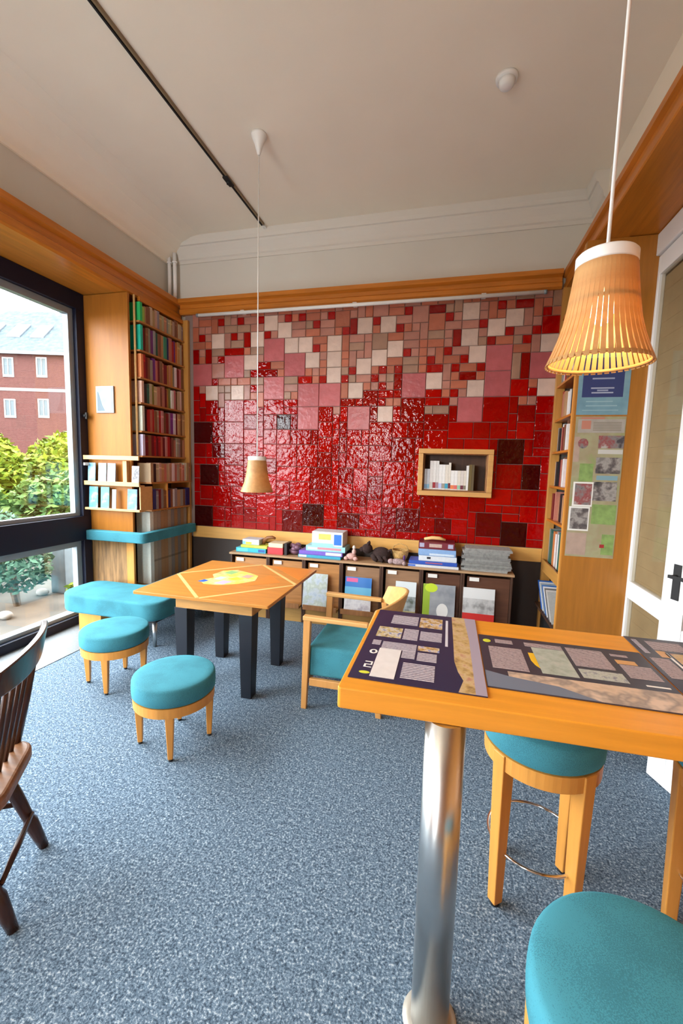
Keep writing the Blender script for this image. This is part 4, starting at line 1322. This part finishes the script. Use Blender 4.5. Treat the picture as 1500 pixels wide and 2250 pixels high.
# soft toys
toy = thing('soft_toy', 'dark brown soft toy animal lying on the cabinet top', 'toy', (-0.61, 4.10, ZCT))
bd = MB().ellipsoid((0, 0, 0.075), (.095, .055, .07)).ellipsoid((-0.14, -0.01, 0.12), (.055, .05, .05)).ellipsoid((-0.19, -0.015, 0.11), (.03, .03, .026))
for lx, ly in ((-0.08, -0.05), (-0.02, -0.06), (0.03, -0.05)):
    bd.tube([(lx, ly * 0.4, 0.06), (lx + 0.02, ly, 0.03), (lx + 0.05, ly * 1.25, 0.018)], [0.028, 0.022, 0.018], 10)
bd.build('body', plain('dark_plush', (.03, .014, .012), .95, vary=.3, scale=80, bmp=.6), toy)
for s_ in (-1, 1):
    MB().ellipsoid((-0.13, s_ * 0.035, 0.165), (.014, .01, .028), 8, 6).build('ear', plain('dark_plush', (.03, .014, .012)), toy)
MB().tube([(0.07, -0.02, 0.11), (0.10, -0.03, 0.13), (0.11, -0.05, 0.10)], [0.012, 0.01, 0.006], 8).build('tail', plain('dark_plush', (.03, .014, .012)), toy)
o = thing('soft_toy', 'pink and white soft toy beside the game stack', 'toy', (-0.905, 4.06, ZCT))
MB().ellipsoid((0, 0, 0.035), (.055, .045, .035)).ellipsoid((0.03, -0.01, 0.085), (.022, .022, .03)).ellipsoid((-0.045, -0.03, 0.02), (.025, .02, .02)).ellipsoid((0.05, -0.03, 0.02), (.025, .02, .02)).build('body', plain('pink_plush', (.55, .33, .3), .95, vary=.2, scale=60), o)
MB().ellipsoid((0.03, -0.012, 0.13), (.018, .018, .02)).build('head', plain('white_plush', (.65, .58, .52), .95), o)
o = thing('soft_toy', 'mauve and white soft toy at the cabinet edge before the blue boxes', 'toy', (-0.43, 4.01, ZCT))
MB().ellipsoid((0, 0, 0.03), (.075, .035, .03)).ellipsoid((-0.07, -0.005, 0.03), (.03, .028, .026)).ellipsoid((0.06, -0.02, 0.02), (.02, .025, .02)).build('body', plain('mauve_plush', (.36, .26, .26), .95, vary=.4, scale=70), o)
MB().ellipsoid((0.055, 0.0, 0.07), (.012, .012, .028)).build('hat', plain('purple_felt', (.1, .04, .16), .9), o)
# blue stack
gamebox('book', 'white and blue atlas, lowest of the blue stack', -0.335, 0.13, 3.99, 4.2, ZCT, 0.70, (.62, .64, .68), [('print', (.05, .15, .6), .0, .15, .2, .9)], 'book')
gamebox('book', 'royal blue atlas with a red line in the blue stack', -0.33, 0.115, 4.0, 4.2, 0.7005, 0.735, (.02, .08, .42), [('print', (.4, .1, .15), .35, .7, .4, .7)], 'book')
gamebox('game_box', 'white game box with a black mark in the blue stack', -0.24, 0.11, 4.01, 4.22, 0.7355, 0.785, (.62, .66, .7), [('print', (.02, .02, .03), .22, .32, .4, .8)])
gamebox('game_box', 'sky blue game box in the blue stack', -0.245, 0.10, 4.01, 4.22, 0.7855, 0.85, (.22, .38, .66), [('print', (.55, .66, .78), .3, .95, .1, .4)])
gamebox('game_box', 'maroon game box topping the blue stack', -0.245, 0.085, 4.01, 4.23, 0.8505, 0.915, (.16, .012, .025), [('print', (.5, .35, .3), .3, .65, .3, .8), ('print', (.4, .4, .55), .03, .16, .25, .85), ('print', (.4, .4, .55), .82, .96, .25, .85)])
o = MB().tube([(-0.20, 4.1, 0.93), (-0.13, 4.1, 0.945), (-0.06, 4.1, 0.945), (0.0, 4.1, 0.932)], [0.012, 0.018, 0.018, 0.01], 10).build('wooden_toy', W_PALE)
tag(o, 'rounded pale wooden toy lying on the maroon game box', 'toy')
bk = thing('wicker_basket', 'small pale basket behind the soft toys', 'basket', (-0.43, 4.165, ZCT))
MB().lathe([(0.0, 0.0), (0.05, 0.0), (0.075, 0.06), (0.085, 0.12), (0.08, 0.12), (0.07, 0.06), (0.046, 0.006), (0.0, 0.006)], 24).build('bowl', plain('wicker', (.5, .3, .1), .7, vary=.4, scale=90, bmp=.8), bk)
MB().tube([(-0.08, 0, 0.115), (-0.06, 0, 0.16), (0, 0, 0.18), (0.06, 0, 0.16), (0.08, 0, 0.115)], 0.006, 8).build('handle', plain('wicker', (.5, .3, .1)), bk)
# newspapers
z = ZCT
for i in range(9):
    t = rb.uniform(.02, .03)
    x0, x1 = 0.16 + rb.uniform(-.015, .02), 0.575 + rb.uniform(-.02, .02)
    m = MB()
    y0 = 3.99 + rb.uniform(-.01, .012)
    m.xf = Matrix.Translation((0.37, 4.1, z)) @ Matrix.Rotation(rb.uniform(-.03, .03), 4, 'Z') @ Matrix.Translation((-0.37, -4.1, 0))
    cc = rb.uniform(.28, .42)
    m.mat(photo_mat('newsprint_%d' % i, [(cc * .75, cc * .75, cc * .72), (cc, cc, cc * .96), (cc * 1.1, cc * 1.1, cc * 1.06)], 40, .8))
    k = 5
    for q in range(k):
        o_ = rb.uniform(0, .008)
        m.box(x0 + o_, x1 - o_, y0 + o_, 4.20, t * q / k + 0.0002, t * (q + 1) / k - 0.0006)
    tag(m.build('newspaper', None, None, 0.002), ('folded newspaper, lowest of the grey stack' if i == 0 else 'folded newspaper, topmost of the grey stack' if i == 8 else 'folded newspaper, %s from the bottom of the grey stack' % ORD[i]), 'newspaper', 'stacked newspapers')
    z += t + 0.0004

# ------------------------------------------------------------------ right bookcase, posters
rc = thing('corner_bookcase', 'honey wood bookcase with a broad end panel carrying posters', 'bookcase', (1.08, 3.85, 0))
og = (1.08, 3.85, 0)
W_ENDP = wood('end_panel_wood', (0.40, 0.155, 0.022), 'z', 0.38, 0.15)
pp(rc, og, 'end_panel', W_ENDP, (0.845, 1.29, 3.425, 3.452, 0.0, 3.2))
pp(rc, og, 'front_post', W_STOOL, (0.845, 0.885, 3.4525, 3.49, 0.0, 3.2))
pp(rc, og, 'back_post', wood('post_wood', (0.5, 0.24, 0.055), 'z', 0.35, 0.15), (0.882, 0.955, 4.21, 4.262, 0.0, 3.2))
pp(rc, og, 'back_panel', W_DARK, (1.22, 1.25, 3.4525, 4.262, 0.0, 3.2))
RS = [0.78, 1.18, 1.48, 1.78, 2.06, 2.36, 2.66, 2.94]
for z in RS:
    pp(rc, og, 'shelf', W_TRIM_Y, (0.888, 1.219, 3.4925, 4.208 if z != 0.78 else 4.208, z - 0.02, z))
pp(rc, og, 'apron', wood('apron_y_wood', (0.5, 0.24, 0.055), 'y', 0.35, 0.15), (0.872, 0.8875, 3.4905, 4.2085, 0.70, 0.80))
k = 0
RNAME = ['lowest', 'second', 'third', 'fourth', 'fifth', 'sixth', 'seventh', 'top']
for ri, z in enumerate(RS[:-1]):
    y = 4.195 if ri else 4.19
    for n in range(9):
        t = rb.uniform(.03, .06)
        if y - t < 3.5:
            break
        c = rb.choice([DR, BR, SM, WHT, GY, RD, TN, BK]) if ri else rb.choice([OR, WHT, GY, DG, RD])
        hgt = rb.uniform(.2, .25) if ri else rb.uniform(.25, .33)
        o = book_mesh(t, 0.2, hgt, c, '-x').build('book', loc=(0.91 + rb.uniform(0, .03), y - t, z + 0.0005))
        tag(o, '%s book, %s from the tiles on the %s shelf of the right bookcase' % (cname(c), ORD[n], RNAME[ri]), 'book', 'books on the right bookcase')
        y -= t + 0.0015
# tilted magazines at the bottom of the right bookcase
TC = [((.02, .13, .5), 'royal blue'), ((.6, .63, .66), 'white'), ((.3, .33, .36), 'grey'), ((.05, .16, .42), 'navy blue'), ((.66, .66, .68), 'pale'), ((.15, .14, .13), 'charcoal'), ((.55, .52, .5), 'cream grey'), ((.4, .4, .38), 'stone grey')]
for i, (c, nm) in enumerate(TC):
    yy = 3.93 - i * 0.055
    m = MB()
    m.xf = Matrix.Translation((0.845, yy, 0.407)) @ Matrix.Rotation(math.radians(-48), 4, 'X')
    m.mat(bmat(c)).box(0.0, 0.26, 0.0, 0.008, 0.0, 0.30)
    m.mat(PAPER).box(0.002, 0.258, 0.0081, 0.014, 0.002, 0.298)
    o = m.build('leaning_magazine')
    tag(o, '%s magazine leaning back in the low rack, %s from the tiles' % (nm, ORD[i]), 'magazine', 'leaning magazines at the right')
pp(rc, og, 'magazine_shelf', W_DARK, (0.84, 1.219, 3.4925, 4.208, 0.37, 0.39))
pp(rc, og, 'plinth', BLACKM, (0.90, 1.219, 3.4925, 4.208, 0.0, 0.369))

def sheet(par, nm, m, x0, x1, z0, z1, y, d=0.0006, org=None):
    return bx(x0 - org[0], x1 - org[0], y - d - org[1], y - org[1], z0 - org[2], z1 - org[2]).build(nm, m, par)


po = thing('blue_poster', 'teal poster with a navy panel on the end panel under the lamp', 'poster', (1.02, 3.424, 2.015))
og = (1.02, 3.424, 2.015)
sheet(po, 'sheet', photo_mat('poster_teal', [(.14, .27, .34), (.18, .33, .40), (.24, .38, .43)], 5), 0.862, 1.188, 2.015, 2.44, 3.424, 0.001, og)
sheet(po, 'navy_panel', plain('poster_navy', (.035, .05, .16), .45), 0.89, 1.15, 2.138, 2.41, 3.4229, 0.0005, og)
for (x0, x1, z0, z1) in ((.945, 1.092, 2.196, 2.206), (.985, 1.055, 2.18, 2.19), (.95, 1.088, 2.164, 2.174), (.95, 1.09, 2.262, 2.272)):
    sheet(po, 'text_line', plain('poster_text', (.35, .38, .5), .5), x0, x1, z0, z1, 3.4223, 0.0004, og)
for (x0, x1, z0, z1) in ((.92, 1.09, 2.105, 2.112), (.92, 1.12, 2.075, 2.082), (.9, 1.13, 2.045, 2.05)):
    sheet(po, 'text_line', plain('poster_text_pale', (.3, .45, .5), .5), x0, x1, z0, z1, 3.4229, 0.0004, og)
pb = thing('photo_collage_poster', 'tall green poster collage with photographs on the end panel', 'poster', (1.02, 3.424, 0.985))
og = (1.02, 3.424, 0.985)
sheet(pb, 'sheet', photo_mat('collage_paper', [(.30, .30, .14), (.36, .34, .2), (.34, .28, .17), (.26, .32, .12)], 5), 0.865, 1.186, 0.985, 2.004, 3.424, 0.001, og)
Z = 3.4229
PBW = photo_mat('collage_photo_dark', [(.04, .04, .04), (.12, .1, .1), (.35, .32, .3), (.2, .18, .17)], 12)
PRD = photo_mat('collage_photo_red', [(.06, .05, .06), (.22, .2, .2), (.28, .06, .06), (.4, .37, .35)], 11)
for nm, m, x0, x1, z0, z1 in (('header', plain('collage_header', (.38, .34, .3), .6, vary=.1, scale=12), .881, 1.181, 1.889, 1.985), ('header_band', plain('collage_coral', (.5, .2, .14), .6), .9, 1.05, 1.986, 1.998),
                              ('photo', PRD, 1.023, 1.185, 1.78, 1.869), ('caption', plain('collage_white', (.55, .53, .5), .6), 1.026, 1.183, 1.74, 1.771),
                              ('photo', PBW, 1.019, 1.179, 1.60, 1.715), ('caption', plain('collage_blue', (.2, .34, .4), .6), 1.03, 1.166, 1.553, 1.585),
                              ('photo', PBW, 1.014, 1.168, 1.403, 1.54), ('green_patch', plain('collage_green', (.22, .33, .1), .6, vary=.2, scale=20), 1.02, 1.177, 1.233, 1.376),
                              ('green_patch', plain('collage_green', (.22, .33, .1)), 1.10, 1.18, 1.01, 1.16), ('pink_patch', plain('collage_pinkish', (.42, .3, .24), .6, vary=.1, scale=15), .868, 1.0, .998, 1.162),
                              ('green_patch', plain('collage_green', (.22, .33, .1)), .915, 1.005, 1.54, 1.669), ('pink_patch', plain('collage_pinkish', (.42, .3, .24)), .868, .905, 1.68, 1.86)):
    sheet(pb, nm, m, x0, x1, z0, z1, Z, 0.0005, og)
for (x0, x1, z0, z1, nm, m) in ((.896, 1.008, 1.37, 1.524, 'photo', PRD), (.881, 0.998, 1.19, 1.344, 'photo', PBW)):
    sheet(pb, 'photo_border', PAPER, x0 - .012, x1 + .008, z0 - .012, z1 + .012, Z - 0.0006, 0.0004, og)
    sheet(pb, nm, m, x0, x1, z0, z1, Z - 0.0011, 0.0004, og)
sheet(pb, 'red_mark', plain('collage_red', (.35, .02, .02), .6), 1.09, 1.12, 1.06, 1.085, Z, 0.0007, og)
mm = MB()
mm.xf = Matrix.Rotation(PI / 2, 4, 'X')
mm.prism(ell(0.925 - og[0], 1.813 - og[2], .034, .036), 0.0012, 0.0018)
mm.build('round_photo', PRD, pb)
sheet(pb, 'logo', plain('collage_coral', (.5, .2, .14)), .905, .965, 1.915, 1.975, Z - 0.0006, 0.0004, og)
for k_ in range(6):
    sheet(pb, 'text_line', plain('collage_text', (.2, .17, .12), .6), .98, 1.16, 1.905 + k_ * .011, 1.909 + k_ * .011, Z - 0.0006, 0.0003, og)

# ------------------------------------------------------------------ glazed white door at the right
dr = MB().mat(WHITEP)
dr.box(1.27, 1.345, 3.50, 3.64, 0.0, 3.2).box(1.27, 1.345, 2.02, 3.50, 3.06, 3.2).box(1.27, 1.345, 1.94, 2.02, 0, 3.2)
door = struct(dr.build('door_1', None, None, 0.006))
CUR = plain('beige_blind', (0.36, 0.29, 0.19), 0.8, vary=.1, scale=6)
m = MB().mat(WHITEP)
m.box(1.29, 1.33, 3.40, 3.499, 0.0, 3.055).box(1.29, 1.33, 2.80, 2.915, 0.0, 3.055).box(1.29, 1.33, 2.9155, 3.3995, 0.715, 0.84).box(1.29, 1.33, 2.9155, 3.3995, 0.0, 0.22).box(1.29, 1.33, 2.9155, 3.3995, 2.93, 3.055)
lf = m.build('side_light', None, door, 0.004)
for (z0, z1) in ((0.84, 2.93), (0.22, 0.715)):
    bx(1.308, 1.312, 2.9155, 3.3995, z0, z1).build('pane', glass_mat('door_glass_%d' % int(z0 * 100), (0.95, 0.93, 0.88), 0.08), lf)
nsl = 26
for k_ in range(nsl):
    z0 = 0.24 + k_ * (2.68 / nsl)
    bx(1.331, 1.336, 2.81, 3.49, z0, z0 + 2.68 / nsl - 0.0008).build('blind_slat', CUR, lf)
# the open leaf, hinged at the near jamb
ang = math.atan2(2.47 - 2.03, 1.128 - 1.30)
L = 0.475
lg = MB().mat(WHITEP)
lg.xf = Matrix.Translation((1.30, 2.03, 0)) @ Matrix.Rotation(ang, 4, 'Z')
lg.box(0.0, 0.085, -0.02, 0.02, 0.006, 3.05).box(L - 0.105, L, -0.02, 0.02, 0.006, 3.05)
for (z0, z1) in ((0.006, 0.22), (0.715, 0.84), (2.93, 3.05)):
    lg.box(0.085, L - 0.105, -0.02, 0.02, z0, z1)
leafo = lg.build('door_leaf', None, door, 0.004)
gp = MB()
gp.xf = lg.xf
gp.box(0.085, L - 0.105, -0.002, 0.002, 0.84, 2.93).box(0.085, L - 0.105, -0.002, 0.002, 0.22, 0.715)
gp.build('pane', glass_mat('leaf_glass', (0.95, 0.95, 0.93), 0.08), leafo)
hd = MB()
hd.xf = lg.xf
hd.box(L - 0.075, L - 0.035, 0.0205, 0.026, 0.98, 1.16).cyl((L - 0.055, 0.026, 1.1), (L - 0.055, 0.06, 1.1), 0.009).box(L - 0.16, L - 0.045, 0.054, 0.066, 1.092, 1.108)
hd.build('door_handle', BLACKM, leafo)

# ------------------------------------------------------------------ garden and house outside
struct(bx(-90, -3.62, -40, 80, -0.2, -0.05).build('floor_outside', plain('garden_ground', (0.05, 0.041, 0.03), 0.9, vary=.35, scale=3)), 'pale garden ground outside the window')


def leaves(n, c, r, size, seed, shell=0.55):
    rg = random.Random(seed)
    vs, fs = [], []
    for _ in range(n):
        while True:
            p = Vector((rg.uniform(-1, 1), rg.uniform(-1, 1), rg.uniform(-1, 1)))
            if p.length <= 1 and p.length > shell * rg.random():
                break
        q = Vector((c[0] + p.x * r[0], c[1] + p.y * r[1], c[2] + p.z * r[2]))
        a = Vector((rg.uniform(-1, 1), rg.uniform(-1, 1), rg.uniform(-.6, .6))).normalized()
        b = a.cross(Vector((rg.uniform(-1, 1), rg.uniform(-1, 1), rg.uniform(-1, 1)))).normalized()
        s_ = size * rg.uniform(.6, 1.3)
        i = len(vs)
        vs += [q - a * s_, q + b * s_ * .45, q + a * s_, q - b * s_ * .45]
        fs.append((i, i + 1, i + 2, i + 3))
    return vs, fs


def raw(name, vs, fs, m, parent):
    me = bpy.data.meshes.new(name)
    me.from_pydata([tuple(v) for v in vs], [], fs)
    me.materials.append(m)
    o = bpy.data.objects.new(name, me)
    COL.objects.link(o)
    o.parent = parent
    return o


LG1 = leaf_mat('leaf_lime', (0.03, 0.07, 0.006), (0.14, 0.17, 0.014))
LG2 = leaf_mat('leaf_mid', (0.018, 0.05, 0.012), (0.08, 0.13, 0.03))
LG3 = leaf_mat('leaf_cool', (0.018, 0.05, 0.03), (0.065, 0.13, 0.08))
BARK = plain('bark', (0.12, 0.08, 0.05), 0.9, vary=.3, scale=20)


def shrub(label, x, y, rx, ry, z0, z1, n, size, m, seed, trunk=True):
    s_ = thing('garden_shrub', label, 'shrub', (x, y, -0.05), 0, 'garden shrubs outside the window')
    zc = (z0 + z1) / 2 + 0.05
    vs, fs = leaves(n, (0, 0, zc), (rx, ry, (z1 - z0) / 2), size, seed)
    raw('foliage', vs, fs, m, s_)
    rg = random.Random(seed)
    b = MB()
    for k_ in range(4):
        ex, ey = rg.uniform(-.5, .5) * rx, rg.uniform(-.5, .5) * ry
        b.tube([(ex * .1, ey * .1, 0), (ex * .5, ey * .5, zc * .6), (ex, ey, zc)], [0.03, 0.022, 0.012], 7)
    b.build('stem', BARK, s_)
    return s_


shrub('lime green bushy shrub at the left behind the upper pane', -8.9, 6.15, 1.0, 0.85, 0.0, 2.25, 5200, 0.085, LG1, 1)
shrub('lime green shrub below the right pair of house windows', -8.4, 8.0, 1.1, 0.95, 0.0, 2.25, 5200, 0.085, LG1, 2)
shrub('yellow green shrub farther back on the left, before the house', -11.8, 8.3, 1.2, 1.1, 0.0, 2.25, 4200, 0.11, LG1, 3)
shrub('yellow green shrub farther back on the right, before the house', -11.2, 10.9, 1.5, 1.4, 0.0, 2.3, 4200, 0.11, LG1, 4)
shrub('mid green shrub low in the upper pane, in front of the lime ones', -6.5, 6.0, 0.9, 0.85, 0.0, 1.40, 4200, 0.07, LG2, 5)
shrub('cool green shrub seen through the lower pane at the left', -5.5, 3.85, 0.45, 0.55, 0.10, 1.0, 2600, 0.055, LG3, 6)
shrub('small branching green shrub near the glass, lower pane', -4.62, 3.60, 0.36, 0.34, 0.10, 0.70, 900, 0.045, LG3, 7)
shrub('tiny pale green plant by the post, bottom of the lower pane', -4.12, 3.86, 0.10, 0.10, -0.02, 0.22, 70, 0.04, LG1, 8)
shrub('green shrub at the far left edge of the window view', -6.9, 4.45, 0.8, 0.6, 0.0, 1.5, 3000, 0.075, LG2, 9)
ROCKS = [(-5.3, 4.75, .13, 'flat pale rock right of the cool green shrub'), (-4.95, 4.45, .10, 'pale rock behind the small branching shrub'), (-4.72, 3.98, .08, 'small round rock beside the concrete post'),
         (-4.35, 3.25, .08, 'small rock nearest the window glass'), (-5.0, 3.25, .12, 'larger rock at the left edge of the lower pane')]
for x_, y_, r_, lb in ROCKS:
    m = MB().ellipsoid((0, 0, r_ * .45), (r_, r_ * .75, r_ * .55), 9, 6)
    o = m.build('garden_rock', plain('pale_rock', (.2, .185, .165), .9, vary=.2, scale=8, bmp=.6), None, loc=(x_, y_, -0.05))
    tag(o, lb + ' outside', 'rock', 'garden rocks')
po_ = bx(-0.11, 0.11, -0.11, 0.11, 0, 0.86).build('garden_post', plain('grey_concrete', (.07, .09, .1), .8, vary=.15, scale=10), None, 0.01, loc=(-4.6, 4.2, -0.05))
tag(po_, 'square grey concrete post outside the lower pane by the bookcase', 'post')

hs = thing('brick_house', 'red brick house with slate roof and skylights beyond the garden', 'house', (-30.1, 28.5, -0.05))
hs.rotation_euler = (0, 0, math.atan2(-.272, -.962))      # local +x runs left along the facade, local -y is away from us
BRICK, _nt, _b = nodemat('house_brick')
_br = _nt.nodes.new('ShaderNodeTexBrick')
_br.inputs['Scale'].default_value = 3.5
_br.inputs['Color1'].default_value = (0.042, 0.015, 0.012, 1)
_br.inputs['Color2'].default_value = (0.055, 0.021, 0.017, 1)
_br.inputs['Mortar'].default_value = (0.06, 0.036, 0.033, 1)
_mp = coords(_nt, 'Object')
_rot = _nt.nodes.new('ShaderNodeMapping')
_rot.inputs['Rotation'].default_value = (PI / 2, 0, 0)
_nt.links.new(_mp, _rot.inputs[0])
_nt.links.new(_rot.outputs[0], _br.inputs['Vector'])
_nt.links.new(_br.outputs[0], _b.inputs['Base Color'])
_b.inputs['Specular IOR Level'].default_value = 0.1
_b.inputs['Roughness'].default_value = 0.9
SLATE = plain('house_slate', (0.035, 0.048, 0.055), 0.8, spec=0.1, vary=.35, scale=3)
K = 2.2
ez = 1.6 + 3.85 * K
MB().box(0.0, 11.0, -9.0, 0.0, 0.0, ez).build('brick_wall', BRICK, hs)
bx(-0.05, 11.05, -0.0, 0.03, 7.0, 7.25).build('string_course', plain('pale_render', (.1, .07, .065), .8), hs)
rz_ = 1.6 + (7.75 - 1.6) * K
e = 0.35
m = MB().add([(-e, e, ez), (11 + e, e, ez), (11 + e, -9 - e, ez), (-e, -9 - e, ez), (2.6, -4.5, rz_ - 0.5), (7.6, -4.5, rz_ - 0.5)],
             [(0, 1, 5, 4), (1, 2, 5), (2, 3, 4, 5), (3, 0, 4), (3, 2, 1, 0)])
m.build('slate_roof', SLATE, hs)
bx(-e, 11 + e, e - 0.02, e + 0.1, ez - 0.25, ez - 0.02).build('gutter', plain('gutter_grey', (.12, .14, .16), .5), hs)
PW = plain('house_white_frame', (.15, .15, .15), .6)
PG = plain('house_pane', (.04, .055, .06), .4, spec=.2)
for a, b, z0, z1 in ((1.93, 2.32, 4.58, 5.24), (.74, 1.12, 4.6, 5.28), (1.93, 2.34, 3.12, 3.76), (.73, 1.12, 3.15, 3.8), (3.2, 3.6, 4.58, 5.24), (3.2, 3.6, 3.12, 3.76)):
    a, b, z0, z1 = a * K, b * K, 1.6 + (z0 - 1.6) * K, 1.6 + (z1 - 1.6) * K
    m = MB()
    t_ = .1
    m.box(a, b, 0.0, .06, z0 - .08, z0 + t_).box(a, b, 0.0, .06, z1 - t_, z1).box(a, a + t_, 0.0, .06, z0 + t_, z1 - t_).box(b - t_, b, 0.0, .06, z0 + t_, z1 - t_).box((a + b) / 2 - .03, (a + b) / 2 + .03, 0.0, .05, z0 + t_, z1 - t_)
    wn = m.build('house_window', PW, hs)
    bx(a + t_, b - t_, 0.001, 0.015, z0 + t_, z1 - t_).build('pane', PG, wn)
# skylights lying in the front roof slope
sl = (rz_ - 0.5 - ez) / (4.5 + e)
for a in (2.55, 4.45, 6.5):
    m = MB()
    def rp(x_, s_, o_): return (x_, e - s_, ez + s_ * sl + o_)
    m.hexa([rp(a, 1.5, .02), rp(a + 1.1, 1.5, .02), rp(a + 1.1, 2.9, .02), rp(a, 2.9, .02)], [rp(a, 1.5, .14), rp(a + 1.1, 1.5, .14), rp(a + 1.1, 2.9, .14), rp(a, 2.9, .14)])
    sk = m.build('skylight', plain('skylight_frame', (.05, .06, .07), .5), hs)
    m = MB()
    m.hexa([rp(a + .1, 1.6, .141), rp(a + 1.0, 1.6, .141), rp(a + 1.0, 2.8, .141), rp(a + .1, 2.8, .141)], [rp(a + .1, 1.6, .15), rp(a + 1.0, 1.6, .15), rp(a + 1.0, 2.8, .15), rp(a + .1, 2.8, .15)])
    m.build('pane', plain('skylight_pane', (.25, .28, .3), .05), sk)
